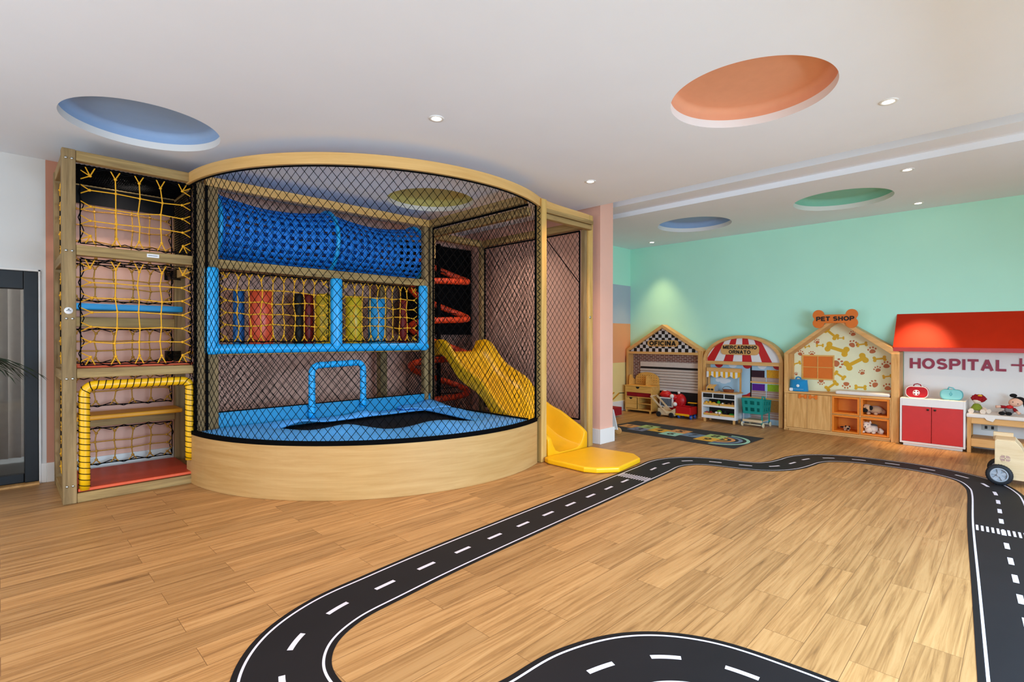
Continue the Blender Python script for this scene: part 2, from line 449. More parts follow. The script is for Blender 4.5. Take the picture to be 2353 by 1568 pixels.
def stroke(mb, P, w, fn, m):
    P = [Vector((*p, 0)) for p in P]; P = [p for i, p in enumerate(P) if i == 0 or (p-P[i-1]).length > 1e-4]; n = len(P); cl = (P[0]-P[-1]).length < 1e-4 and n > 3; L_, R2 = [], []
    for i in range(n):
        a = P[i-1] if i else (P[-2] if cl else None); b = P[i+1] if i < n-1 else (P[1] if cl else None)
        d1 = (P[i]-a).normalized() if a is not None else (b-P[i]).normalized(); d2 = (b-P[i]).normalized() if b is not None else d1
        n1 = Vector((-d1.y, d1.x, 0)); n2 = Vector((-d2.y, d2.x, 0)); nn = (n1+n2).normalized(); k = 1/max(.5, nn.dot(n1))
        L_.append(P[i]+nn*(w/2*k)); R2.append(P[i]-nn*(w/2*k))
    vs = []
    for l, r in zip(L_, R2): vs += [fn(l.x, l.y, 0), fn(l.x, l.y, 1), fn(r.x, r.y, 1), fn(r.x, r.y, 0)]
    fs = []
    for i in range(n-1):
        a, b = i*4, i*4+4
        for k in range(4): fs.append((a+k, a+(k+1) % 4, b+(k+1) % 4, b+k))
    if not cl: fs += [(0, 1, 2, 3), ((n-1)*4+3, (n-1)*4+2, (n-1)*4+1, (n-1)*4)]
    mb.add(vs, fs, m)
def text_fit(mb, txt, y_left, y_right, z0, z1, x, depth, m=0, wt=.19, gap=.16):
    """block letters on a plane facing -X, set to the given width and height"""
    tot = sum(GLYPH[c][0] if c != ' ' else .3 for c in txt)+gap*(len(txt)-1); u = 0; s_ = (y_right-y_left)/tot
    for c in txt:
        if c != ' ':
            for i_, st in enumerate(GLYPH[c][1]):
                stroke(mb, st, wt, lambda a, b, w, u=u, k_=1+i_*.035: (x-w*depth*k_, y_left+(u+a)*s_, z0+(z1-z0)*b), m)
        u += (GLYPH[c][0] if c != ' ' else .3)+gap
    return mb

def sub_add(vals, r):  # small helper for jitter
    return [v+random.uniform(-r, r) for v in vals]

# diamond netting: fn(u, v) maps cell units to space
def net(mb, fn, U, V, cw, ch, r, m=0, n=3):
    nu, nv = max(1, round(U/cw)), max(1, round(V/ch))
    du, dv = U/nu/2, V/nv/2
    for i in range(2*nu+1):
        for j in range(2*nv+1):
            if (i+j) % 2: continue
            a = fn(i*du, j*dv)
            for di in (1, -1):
                ii, jj = i+di, j+1
                if 0 <= ii <= 2*nu and jj <= 2*nv: mb.seg(a, fn(ii*du, jj*dv), r, n, m)
    return mb

# knotted square climbing net inside a rectangle; fn(u, v, w) -> 3D
def rope_net(mb, fn, U, V, nx, ny, r, m=0, mk=1, jit=.012, tie=.055, rim=True, rnd=None):
    rnd = rnd or random
    nod = {}
    for i in range(nx):
        for j in range(ny):
            u = tie+(U-2*tie)*(i/(nx-1)); v = tie+(V-2*tie)*(j/(ny-1))
            e = 1 if 0 < i < nx-1 and 0 < j < ny-1 else .5
            nod[i, j] = (u+rnd.uniform(-jit, jit)*e, v+rnd.uniform(-jit, jit)*e)
    P = {k: Vector(fn(a, b, rnd.uniform(-.006, .006))) for k, (a, b) in nod.items()}
    for (i, j), p in P.items():
        mb.ell(p, (r*2.5, r*2.5, r*2.3), 7, 5, m)
        if (i+1, j) in P and 0 < j < ny-1: mb.seg(p, P[i+1, j], r, 5, m)
        if (i, j+1) in P and 0 < i < nx-1: mb.seg(p, P[i, j+1], r, 5, m)
        u, v = nod[i, j]
        ends = []
        if i == 0: ends += [(.012, v+.035), (.012, v-.035)]
        if i == nx-1: ends += [(U-.012, v+.035), (U-.012, v-.035)]
        if j == 0: ends += [(u+.03, .012), (u-.03, .012)]
        if j == ny-1: ends += [(u+.03, V-.012), (u-.03, V-.012)]
        for q in ends: mb.seg(p, fn(q[0], q[1], 0), r*.9, 4, m)
    if rim:
        c = [(.01, .01), (U-.01, .01), (U-.01, V-.01), (.01, V-.01)]
        for k in range(4):
            (a, b), (c2, d) = c[k], c[(k+1) % 4]
            L = math.hypot(c2-a, d-b); N = max(2, int(L/.09))
            prev = fn(a, b, 0)
            mb.seg(prev, fn(c2, d, 0), r*.9, 4, mk)
            for t in range(1, N+1):   # black lacing zigzag between net and frame
                off = .022 if t % 2 else -.012
                nx_, ny_ = -(d-b)/L, (c2-a)/L
                q = fn(a+(c2-a)*t/N+nx_*off, b+(d-b)*t/N+ny_*off, .004)
                mb.seg(prev, q, r*.75, 4, mk); prev = q
    return mb
# ================================================================== the room
XB, XM, YR, YL, YM = -2.4, 8.2, -1.7, 6.22, 5.1     # back wall, mint wall, right wall, left wall, mint room's left wall
ZC, ZF = 2.9, 2.93

struct('floor', MB().box(XB, XM+.15, YR, YL+.15, -.1, 0), 'floor')

def holed_sheet(x0, x1, y0, y1, z, circles):
    cu = bpy.data.curves.new('h', 'CURVE'); cu.dimensions = '2D'; cu.fill_mode = 'BOTH'
    loops = [[(x0, y0), (x1, y0), (x1, y1), (x0, y1)]] + [arc(cx, cy, r, 0, 2*PI*(95/96), 95) for cx, cy, r in circles]
    for lp in loops:
        sp = cu.splines.new('POLY'); sp.points.add(len(lp)-1); sp.use_cyclic_u = True
        for p, q in zip(sp.points, lp): p.co = (q[0], q[1], 0, 1)
    ob = bpy.data.objects.new('h', cu); COL.objects.link(ob); bpy.context.view_layer.update()
    me = bpy.data.meshes.new_from_object(ob.evaluated_get(bpy.context.evaluated_depsgraph_get()))
    vs = [(v.co.x, v.co.y, z) for v in me.vertices]; fs = [list(p.vertices) for p in me.polygons]
    bpy.data.objects.remove(ob); bpy.data.curves.remove(cu); bpy.data.meshes.remove(me)
    return vs, fs

coves = [(.788, 4.725, ZC, 'c_blue'), (3.514, 1.284, ZC, 'c_orange'), (3.555, 4.877, ZC, 'c_olive'),
         (7.053, 3.343, ZF, 'c_blue'), (7.023, 1.514, ZF, 'c_green')]
mb = MB()
mb.add(*holed_sheet(XB, 4.96, YR, YL+.1, ZC, [(a, b, .5) for a, b, z, c in coves if z == ZC]))
mb.box(4.96, 5.145, YR, YL+.1, 2.908, 3.12)                       # lip before the slot
mb.box(5.145, 5.62, YR, YL+.1, 3.1, 3.12)                         # deep slot
mb.box(5.62, 5.95, YR, YL+.1, 2.991, 3.12)
mb.box(5.95, 6.05, YR, YL+.1, ZF+.001, 3.0)
mb.add(*holed_sheet(5.95, XM+.1, YR, YL+.1, ZF, [(a, b, .5) for a, b, z, c in coves if z == ZF]))
ceiling = struct('ceiling', mb, 'ceil')
struct('ceiling_slab', MB().box(XB-.1, XM+.2, YR-.1, YL+.2, 3.2, 3.3), 'ceil')
for k, (a, b, z, c) in enumerate(coves):
    mb = MB()
    mb.lathe([(.5, 0), (.5, .056)], (a, b, z), 'z', 96, 0)
    prof = [(.5, .056), (.5, .085)] + [(.5-.05*(1-math.cos(t)), .085+.05*math.sin(t)) for t in [i*PI/16 for i in range(1, 9)]] + [(.2, .137), (0.001, .138)]
    mb.lathe(prof, (a, b, z), 'z', 96, 1)
    struct(f'ceiling_cove', mb, ['white', c])

# left wall with the sliding door, then the alcove's back wall
mb = MB()
mb.box(XB, -1.75, YL, YL+.14, 0, 3.12, 0); mb.box(-1.75, .25, YL, YL+.14, 1.89, 3.12, 0); mb.box(.25, .30, YL, YL+.14, 0, 3.12, 0)
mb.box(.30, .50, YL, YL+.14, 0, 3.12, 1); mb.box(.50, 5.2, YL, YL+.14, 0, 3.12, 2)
struct('wall_left', mb, ['wallwhite', 'terracotta', 'pink'])
mb = MB(); mb.box(.262, .30, YL-.012, YL, 0, .174); mb.box(.30, 5.2, YL-.02, YL, 0, .174)
struct('baseboard_left', mb, 'white', bevel=.004)
struct('wall_partition', MB().box(5.2, 5.475, 3.66, YL+.14, 0, 3.12), 'pink')
mb = MB(); mb.box(5.182, 5.493, 3.64, 3.66, 0, .183); mb.box(5.182, 5.2, 3.66, YL, 0, .183); mb.box(5.475, 5.493, 3.66, YM, 0, .183)
struct('baseboard_partition', mb, 'white', bevel=.004)
# mint room
mb = MB()
mb.box(5.475, XM, YM, YM+.14, 2.255, 3.12, 0); mb.box(5.475, XM, YM, YM+.14, 1.565, 2.255, 1)
mb.box(5.475, XM, YM, YM+.14, .864, 1.565, 2); mb.box(5.475, XM, YM, YM+.14, 0, .864, 3)
struct('wall_colour_blocks', mb, ['mint', 'greyblue', 'peach', 'cream'])
struct('baseboard_colour_blocks', MB().box(5.493, XM-.015, YM-.016, YM, 0, .18), 'white', bevel=.004)
struct('wall_mint', MB().box(XM, XM+.15, YR, YM+.14, 0, 3.12), 'mint')
struct('baseboard_mint', MB().box(XM-.015, XM, YR, YM-.016, 0, .12), 'white', bevel=.003)
# right and back walls: behind the camera, glazed
mb = MB()
mb.box(XB, .0, YR-.15, YR, 0, 3.12); mb.box(6.4, XM+.15, YR-.15, YR, 0, 3.12); mb.box(.0, 6.4, YR-.15, YR, 2.55, 3.12)
struct('wall_right', mb, 'wallwhite')
mb = MB()
mb.box(XB-.15, XB, YR-.15, -1.0, 0, 3.12); mb.box(XB-.15, XB, 4.6, YL+.14, 0, 3.12); mb.box(XB-.15, XB, -1.0, 4.6, 2.55, 3.12)
struct('wall_back', mb, 'wallwhite')
mb = MB()
for x in (.03, 1.6, 3.2, 4.8, 6.37): mb.box(x-.03, x+.03, YR-.12, YR-.04, 0, 2.55)
for z in (.03, 2.52): mb.box(.0, 6.4, YR-.12, YR-.04, z-.03, z+.03)
struct('window_1', mb, 'winframe')
mb = MB()
for y in (-.97, .4, 1.8, 3.2, 4.57): mb.box(XB-.12, XB-.04, y-.03, y+.03, 0, 2.55)
for z in (.03, 2.52): mb.box(XB-.12, XB-.04, -1.0, 4.6, z-.03, z+.03)
struct('window_2', mb, 'winframe')

# dark sliding glass door in the left wall
d = thing('door_1', None, None, (-.75, YL, 0)); d['kind'] = 'structure'
mb = MB()
mb.box(.155, .25, YL+.0, YL+.1, .02, 1.89); mb.box(-1.75, .155, YL, YL+.1, 1.73, 1.89)
mb.box(-1.75, -1.65, YL, YL+.1, .02, 1.89); mb.box(-.77, -.68, YL+.02, YL+.08, .02, 1.73); mb.box(-1.65, .155, YL+.02, YL+.08, .02, .10)
mb.build('door_frame', 'doorframe', d, .006)
MB().box(-1.65, .155, YL+.045, YL+.052, .1, 1.73).build('glass_pane', 'glass', d)
MB().box(.165, .175, YL-.004, YL, .3, 1.6).build('seal_strip', 'doorframe', d)
mb = MB(); mb.box(.25, .262, YL-.015, YL, 0, 1.905); mb.box(-1.77, .262, YL-.015, YL, 1.893, 1.905)
struct('trim_1', mb, 'white')
struct('trim_2', MB().box(-1.75, .25, YL-.06, YL+.14, 0, .018), 'oak_y')
# what the glass shows: a darker tiled room with blinds
mb = MB(); mb.box(-3.2, 1.2, YL+.15, 9.2, -.1, -.02); struct('floor_beyond', mb, 'dkroom')
mb = MB(); mb.box(-3.2, 1.2, 9.2, 9.3, 0, 3); mb.box(1.2, 1.3, YL+.15, 9.3, 0, 3); mb.box(-3.3, -3.2, YL+.15, 9.3, 0, 3); mb.box(-3.2, 1.2, YL+.15, 9.3, 3, 3.1)
struct('wall_beyond', mb, 'wallwhite')
bl = thing('vertical_blind', 'pale vertical blind hanging behind the dark glass door', 'blind', (-.7, 7.6, 2.3))
mb = MB()
for k in range(20):
    x = -1.55+k*.098
    vs = []
    mb.beam((x, 7.6, .02), (x, 7.6, 2.28), .11, .004, up=(math.sin(.5), math.cos(.5), 0))
mb.build('slat', 'blind', bl); MB().box(-1.6, .4, 7.57, 7.63, 2.28, 2.32).build('headrail', 'winframe', bl)

# palm in front of the door, only its frond tips reach into the frame
pl = thing('potted_palm', 'dark palm fronds in front of the glass door', 'plant', (-.37, 5.75, 0))
mb = MB(); mb.lathe([(0.001, 0), (.12, 0), (.16, .28), (.17, .30), (.15, .30), (.14, .26), (0.001, .26)], (-.37, 5.75, 0), 'z', 24)
mb.build('pot', 'potm', pl)
mb = MB(); mb.tube([(-.37, 5.75, .26), (-.38, 5.76, .7), (-.37, 5.75, 1.12)], [.018, .014, .01], 8)
mb.build('stem', 'potm', pl)
for k in range(12):
    a = 2*PI*k/9+.1 if k < 9 else (-.22, .33, .48)[k-9]; ln = .52+.06*math.sin(k*2.3); mb = MB(); p = []
    for i in range(9):
        t = i/8; rr = ln*t
        p.append(Vector((-.37+rr*math.cos(a), 5.75+rr*math.sin(a), 1.12+.26*t-.34*t*t)))
    mb.tube(p, [.005*(1-.8*i/8) for i in range(9)], 5)
    for i in range(2, 9):
        c = p[i]; tdir = (p[i]-p[i-1]).normalized(); sd = Vector((-math.sin(a), math.cos(a), 0))
        for s_ in (1, -1):
            tip = c + sd*(s_*.11*(1.1-i/10)) + tdir*.11 - Vector((0, 0, .03))
            md_ = c.lerp(tip, .5)+Vector((0, 0, .006))
            mb.add([c, md_+tdir*.013, tip, md_-tdir*.013], [(0, 1, 2, 3)])
    mb.build('frond', 'leafm', pl)

# ------------------------------------------------------------------ downlights
def downlight(x, y, z, label, power=60, col=(1, .60, .30), size=1.9, blend=.7):
    t = thing('downlight', label, 'ceiling light', (x, y, z), 0, 'recessed downlights')
    MB().lathe([(.034, -.001), (.036, -.005), (.052, -.006), (.055, -.001), (.055, .004)], (x, y, z), 'z', 28).build('trim_ring', 'trimring', t)
    MB().lathe([(.036, -.002), (.02, -.0045), (.001, -.005)], (x, y, z), 'z', 24).build('lens', 'lamp', t)
    ld = bpy.data.lights.new('downlight_beam', 'SPOT'); ld.energy = power; ld.color = col
    ld.spot_size = size; ld.spot_blend = blend; ld.shadow_soft_size = .04
    lo = bpy.data.objects.new('downlight_beam', ld); COL.objects.link(lo); lo.location = (x, y, z-.03)
    return t
DL = .8
downlight(2.253, 3.023, ZC, 'lit round downlight in the ceiling in front of the curved net', 120*DL)
downlight(4.264, 3.122, ZC, 'lit round downlight in the ceiling above the pink wall end', 70*DL)
downlight(4.243, .644, ZC, 'lit round downlight in the ceiling right of the orange cove', 45*DL)
downlight(6.196, .79, ZF, 'lit round downlight behind the ceiling slot, right of the green cove', 80*DL)
downlight(7.82, .891, ZF, 'lit round downlight close to the mint wall above the red awning', 520*DL, (1, .68, .32), .48, 1.0)
downlight(7.83, 4.454, ZF, 'small lit downlight by the mint wall corner above the workshop playhouse', 105*DL, (1, .72, .34), 1.25, 1.0)
downlight(.80, 5.80, ZC, 'unseen downlight added to brighten the back of the climbing tower', 70*DL, (1, .9, .78))  # hidden behind the rails, added to lift the dark tower interior
downlight(4.45, 4.75, ZC, 'unseen downlight added as fill light over the yellow slide', 60*DL, (1, .9, .78), 2.4, 1.0)  # extra lamp added out of sight to fill the slide bay with light
# the same rows go on above the camera and beyond the frame
for x, y, e in ((.25, 3.02, 90), (2.25, .64, 20), (.25, .64, 60)):
    ld = bpy.data.lights.new('downlight_beam', 'SPOT'); ld.energy = e*DL; ld.color = (1, .60, .30); ld.spot_size = 1.9; ld.spot_blend = .7; ld.shadow_soft_size = .04
    lo = bpy.data.objects.new('downlight_beam', ld); COL.objects.link(lo); lo.location = (x, y, ZC-.03)

def area(name, loc, rot, sx, sy, e, col):
    ld = bpy.data.lights.new(name, 'AREA'); ld.shape = 'RECTANGLE'; ld.size = sx; ld.size_y = sy; ld.energy = e; ld.color = col
    lo = bpy.data.objects.new(name, ld); COL.objects.link(lo); lo.location = loc; lo.rotation_euler = rot
    return lo
# daylight entering through the two glazed walls
area('daylight_window_right', (2.2, YR-.2, 1.2), (PI/2-math.radians(52), 0, 0), 3.6, 1.8, 490, (.48, .74, 1))
area('daylight_window_right_far', (5.2, YR-.2, 1.4), (PI/2-math.radians(15), 0, 0), 2.3, 2.3, 40, (.74, .88, 1))
area('daylight_window_back', (XB-.2, 2.2, 1.3), (PI/2-math.radians(9), 0, -PI/2), 5.0, 2.4, 150, (.80, .91, 1))
area('fill_beyond_door', (-1.0, 8.9, 1.6), (-PI/2, 0, 0), 3.0, 2.0, 110, (.9, .95, 1))  # unseen area light added inside the closed room to light the blinds
W = bpy.data.worlds.new('sky'); SC.world = W; W.use_nodes = True
bg = W.node_tree.nodes['Background']; bg.inputs['Color'].default_value = (.75, .87, 1, 1); bg.inputs['Strength'].default_value = .6

# ------------------------------------------------------------------ camera
cam = bpy.data.cameras.new('camera'); co = bpy.data.objects.new('camera', cam); COL.objects.link(co); SC.camera = co
cam.sensor_width = 36; cam.lens = 36*1175.4/2353; cam.clip_start = .02
yaw, pitch, roll = math.radians(44.91), math.radians(-.317), math.radians(.039)
F = Vector((math.cos(pitch)*math.cos(yaw), math.cos(pitch)*math.sin(yaw), math.sin(pitch)))
Rt = Vector((math.sin(yaw), -math.cos(yaw), 0)); U = Rt.cross(F)
Rt = (Rt*math.cos(roll)+U*math.sin(roll)); U = Rt.cross(F)
Mx = Matrix((Rt, U, -F)).transposed().to_4x4(); Mx.translation = (0, 0, 1.3); co.matrix_world = Mx
vs_ = SC.view_settings; vs_.view_transform = 'Standard'; vs_.look = 'None'; vs_.gamma = 1; vs_.exposure = 0
SC.cycles.max_bounces = 8; SC.cycles.diffuse_bounces = 5; SC.cycles.caustics_reflective = False; SC.cycles.caustics_refractive = False
SC.cycles.sample_clamp_indirect = 6
_jn[0] = 0
# ================================================================== climbing tower (left)
TX0, TX1, TY0, TY1 = .34, 1.335, 5.25, 6.14      # outer faces
tower = thing('climbing_tower', 'tall pine climbing tower with yellow rope nets and red, blue and amber shelves', 'climbing frame', (.34, 5.25, 0))
def post(x0, x1, y0, y1, z1, par, m='pine_z'):
    o = MB().box(x0, x1, y0, y1, 0, z1).build('post', m, par, .006); return o
p_fl = post(.345, .43, 5.25, 5.34, 2.775, tower)
p_fr = post(1.245, 1.325, 5.25, 5.34, 2.70, tower)
post(.345, .43, 6.02, 6.11, 2.76, tower); post(1.25, 1.34, 6.02, 6.11, 2.76, tower)
for z in (.16, 1.0, 1.47, 2.0, 2.72):   # bolts on the front left post
    for dx in (-.018, .018):
        MB().lathe([(.009, 0), (.009, -.004), (.004, -.007), (.001, -.007)], (.388+dx, 5.25, z-.02), 'y', 10).build('bolt', 'steel', p_fl)
for z in (.9, 1.05, 1.3, 1.55, 1.85, 2.02, 2.3, 2.55):
    MB().lathe([(.006, 0), (.006, -.003), (.001, -.004)], (1.30, 5.25, z), 'y', 8).build('bolt', 'steel', p_fr)
for z0, z1 in ((2.693, 2.772), (1.952, 2.033), (.982, 1.056), (0, .075)):
    MB().box(.43, 1.245, 5.255, 5.33, z0, z1).build('rail', 'pine_x', tower, .005)
for z0, z1 in ((2.68, 2.76), (1.40, 1.49), (.48, .56)):
    MB().box(.43, 1.25, 6.03, 6.10, z0, z1).build('rail', 'pine_x', tower, .005)
for x0, x1 in ((.35, .42), (1.26, 1.33)):
    for z0, z1 in ((2.68, 2.76), (1.90, 1.98), (.96, 1.04), (0, .075)):
        MB().box(x0, x1, 5.34, 6.02, z0, z1).build('rail', 'pine_y', tower, .005)
# shelves
MB().box(.435, 1.245, 5.28, 6.02, .076, .105).build('platform', 'red_floor', tower, .006)['label'] = 'red bottom platform'
MB().box(.436, 1.244, 5.263, 5.28, .082, .105).build('platform_edge', 'orange_sh', tower, .004)
def shelf(pts, z0, z1, m, lab):
    o = MB().prism(pts, z0, z1, 'xy').build('shelf', m, tower, .012, 3); o['label'] = lab
shelf([(.432, 5.72), (1.25, 5.70), (1.25, 6.03), (.432, 6.03)], 1.545, 1.60, 'blue_sh', 'blue upper step shelf')
shelf([(.432, 5.68), (1.25, 5.72), (1.25, 6.03), (.432, 6.03)], .585, .625, 'yellow_sh', 'amber lower step shelf')
shelf([(.432, 5.32), (1.25, 5.32), (1.25, 5.58), (.432, 5.58)], 1.058, 1.085, 'orange_sh', 'orange red middle platform')
# nets: front upper, front middle, three at the back, four on the left side
rn = random.Random(3)
def tnet(fn, U, V, nx, ny, rope, lab, r=.0048, tie=.075):
    o = rope_net(MB(), fn, U, V, nx, ny, r, 0, 1, rnd=rn, tie=tie).build('rope_net', [rope, 'rope_b'], tower); o['label'] = lab
tnet(lambda u, v, w: (.45+u, 5.31+w, 2.045+v), .785, .635, 5, 5, 'rope_y', 'yellow rope net in the top front opening')
tnet(lambda u, v, w: (.45+u, 5.31+w, 1.07+v), .785, .87, 5, 7, 'rope_y', 'yellow rope net in the middle front opening')
for z0, z1, ny, lab in ((1.99, 2.66, 5, 'top'), (1.63, 1.985, 4, 'upper middle'), (1.06, 1.39, 4, 'middle'), (.66, .95, 3, 'lower'), (.12, .47, 4, 'bottom')):
    tnet(lambda u, v, w, z0=z0: (.44+u, 6.07+w, z0+v), .80, z1-z0, 6, ny, 'rope_o', lab+' rope net at the back of the tower', .0055, .05)
for z0, z1, ny in ((2.0, 2.66, 5), (1.06, 1.88, 6), (.1, .94, 7)):
    tnet(lambda u, v, w, z0=z0: (.385+w, 5.35+u, z0+v), .66, z1-z0, 5, ny, 'rope_y', 'yellow rope net on the tower side by the door')
# dark safety netting closing the top and the inner right side
nt = MB(); net(nt, lambda u, v: (.43+u, 5.34+v, 2.69), .82, .68, .032, .032, .0045)
nt.build('roof_net', 'net_b', tower); MB().box(.43, 1.25, 6.04, 6.05, 2.52, 2.68).build('dark_panel', 'fabric_b', tower)
nt = MB()
net(nt, lambda u, v: (1.24, 5.36+u, 2.05+v), .64, .6, .045, .045, .003)
nt.build('safety_net', 'net_b', tower)
mb = MB(); lash2 = MB()
for k in range(9): mb.tube([(1.26+.07*math.cos(a)-.02, 6.06+.07*math.sin(a), 1.885+k*.012) for a in [i*PI/8 for i in range(16)]], .005, 5, closed=True)
for k in range(8): lash2.tube([(1.24+.07*math.cos(a), 6.06+.07*math.sin(a), 1.08+k*.012) for a in [i*PI/8 for i in range(16)]], .005, 5, closed=True)
mb.build('lashing', 'rope_b', tower)
lash2.build('lashing', 'rope_b', tower)
# padded yellow arch around the entrance
pth = [(.478, 5.285, .09)] + [(.478, 5.285, .09+.76*i/8) for i in range(1, 9)]
pth += [(.478+.07*(1-math.cos(t)), 5.285, .85+.07*math.sin(t)) for t in [i*PI/12 for i in range(1, 7)]]
pth += [(.548+.60*i/6, 5.285, .92) for i in range(1, 7)]
pth += [(1.148+.06*math.sin(t), 5.285, .86+.06*math.cos(t)) for t in [i*PI/12 for i in range(1, 7)]]
pth += [(1.208, 5.285, .86-.45*i/6) for i in range(1, 7)] + [(1.208, 5.285, .41-.1*i) for i in range(1, 3)]
arch = MB().tube(pth, .036, 16).build('padded_arch', 'yellow', tower)
def wrap(mb, pts, R, pitch, r, per=12):
    pts = [Vector(p) for p in pts]; out = []; acc = 0
    for i in range(len(pts)-1):
        a, b = pts[i], pts[i+1]; d = b-a; L = d.length
        if L < 1e-6: continue
        d.normalize(); N = max(1, int(L/pitch*per)); q = Vector((0, 1, 0)); p = d.cross(q).normalized()
        for k in range(N):
            ph = 2*PI*(acc+L*k/N)/pitch
            out.append(a+d*(L*k/N) + p*(R*math.cos(ph)) + q*(R*math.sin(ph)))
        acc += L
    return mb.tube(out, r, 5)
wrap(MB(), pth, .0375, .047, .0032).build('lacing', 'rope_b', arch)
MB().box(1.345, 1.60, 5.50, 5.95, .395, .455).build('padded_step', 'blue_mat', tower, .015, 3)['label'] = 'blue padded step beside the trampoline'
MB().cyl((1.37, 5.56, 0), (1.37, 5.56, .40), .018, 10).build('step_leg', 'blue_pad', tower)
# plaques
MB().box(.888, .975, 5.252, 5.255, 1.985, 2.015).build('name_plate', 'plaque', tower, .001)
mb = MB()
for k in range(9): mb.box(.898+k*.0075, .903+k*.0075, 5.2508, 5.252, 1.998, 2.004)
mb.build('plate_print', 'ink', tower)
o = MB().lathe([(.0265, 0), (.0265, -.003), (.001, -.003)], (.383, 5.25, 1.512), 'y', 28).build('round_badge', 'plaque', tower)
mb = MB().box(.368, .398, 5.2462, 5.247, 1.509, 1.514); mb.add([(.372, 5.2465, 1.518), (.392, 5.2465, 1.518), (.386, 5.2465, 1.528)], [(0, 1, 2)])
mb.build('badge_print', 'ink', o)

# ================================================================== trampoline enclosure
CX, CY, CR = 3.166, 5.36, 1.958
A0, A1 = math.radians(178.8), math.radians(293.6)
enc = thing('trampoline_enclosure', 'curved plywood enclosure with black diamond netting around the blue trampoline', 'play enclosure', (2.6, 4.4, 0))
def ap(a, r=CR, z=0): return (CX+r*math.cos(a), CY+r*math.sin(a), z)
def arc_wall(r0, r1, z0, z1, n=72, ext=None):
    A = [A0+(A1-A0)*i/n for i in range(n+1)]
    out = [ap(a, r0)[:2] for a in A]; inn = [ap(a, r1)[:2] for a in A]
    if ext: out += [p[0] for p in ext]; inn += [p[1] for p in ext]
    mb = MB(); N = len(out); vs = []
    for i in range(N): vs += [(*out[i], z0), (*out[i], z1), (*inn[i], z1), (*inn[i], z0)]
    fs = []
    for i in range(N-1):
        a, b = i*4, i*4+4
        for k in range(4): fs.append((a+k, a+(k+1) % 4, b+(k+1) % 4, b+k))
    fs += [(0, 1, 2, 3), ((N-1)*4+3, (N-1)*4+2, (N-1)*4+1, (N-1)*4)]
    mb.add(vs, fs, 0, False); return mb
cb = arc_wall(CR, CR-.03, 0, .447).build('curved_kerb', 'ply', enc, .003)
mb = arc_wall(CR+.002, CR-.038, .438, .472)
mb.build('kerb_lacing_band', 'net_b', enc)
# bent top band, running on to the slide bay's outer post
ex = []
for t in [i/10 for i in range(1, 11)]:
    x = 3.952+1.05*t; y = 3.567+.10*t+.055*math.sin(PI*t)*(1-t)
    ex.append(((x, y), (x-.006, y+.04)))
arc_wall(CR+.012, CR-.03, 2.682, 2.775, ext=ex).build('bent_top_band', 'plyband', enc, .003)
# straight top rails of the enclosure
MB().box(1.33, 3.86, 5.255, 5.33, 2.69, 2.775).build('top_rail', 'plyband', enc, .004)
MB().box(3.80, 3.86, 3.62, 5.255, 2.69, 2.775).build('top_rail', 'pine_y', enc, .004)
MB().box(3.86, 3.93, 3.64, 5.5, 2.58, 2.66).build('top_rail', 'pine_y', enc, .004)
for x0, x1, y0, y1, z in ((1.335, 1.435, 5.26, 5.34, 2.69), (3.74, 3.80, 5.26, 5.34, 2.69), (3.83, 3.885, 5.25, 5.33, 2.69)):
    MB().box(x0, x1, y0, y1, 0, z).build('post', 'pine_z', enc, .005)
MB().box(3.995, 4.075, 3.545, 3.625, 0, 2.76).build('post', 'pine_lit', enc, .006)
MB().box(3.885, 3.945, 5.31, 5.36, 2.32, 2.66).build('bracket', 'plyband', enc, .003)
MB().box(1.435, 3.74, 5.26, 5.33, 1.945, 2.03).build('middle_rail', 'pine_x', enc, .005)
# blue padded window frames
mb = MB()
def pad(a, b, r=.052):
    a, b = Vector(a), Vector(b); d = (b-a).normalized()
    return MB().tube([a, a+d*.01, a+d*.03, b-d*.03, b-d*.01, b], [r*.8, r*.95, r, r, r*.95, r*.8], 18)
pad((1.376, 5.25, 1.15), (1.376, 5.25, 1.945), .057).build('padded_post', 'blue_pad', enc)
pad((2.577, 5.25, 1.19), (2.577, 5.25, 1.94), .062).build('padded_post', 'blue_pad', enc)
pad((3.706, 5.25, 1.15), (3.706, 5.25, 1.945), .056).build('padded_post', 'blue_pad', enc)
pad((1.33, 5.24, 1.197), (3.76, 5.24, 1.197), .046).build('padded_rail', 'blue_pad', enc)
def wnet(x0, x1, nx, lab):
    o = rope_net(MB(), lambda u, v, w: (x0+u, 5.275+w, 1.255+v), x1-x0, .675, nx, 6, .0055, 0, 1, rnd=rn, tie=.06, jit=.014).build('rope_net', ['rope_y', 'rope_b'], enc); o['label'] = lab
wnet(1.44, 2.51, 10, 'yellow rope net in the wider padded window')
wnet(2.645, 3.645, 10, 'yellow rope net in the narrower padded window')
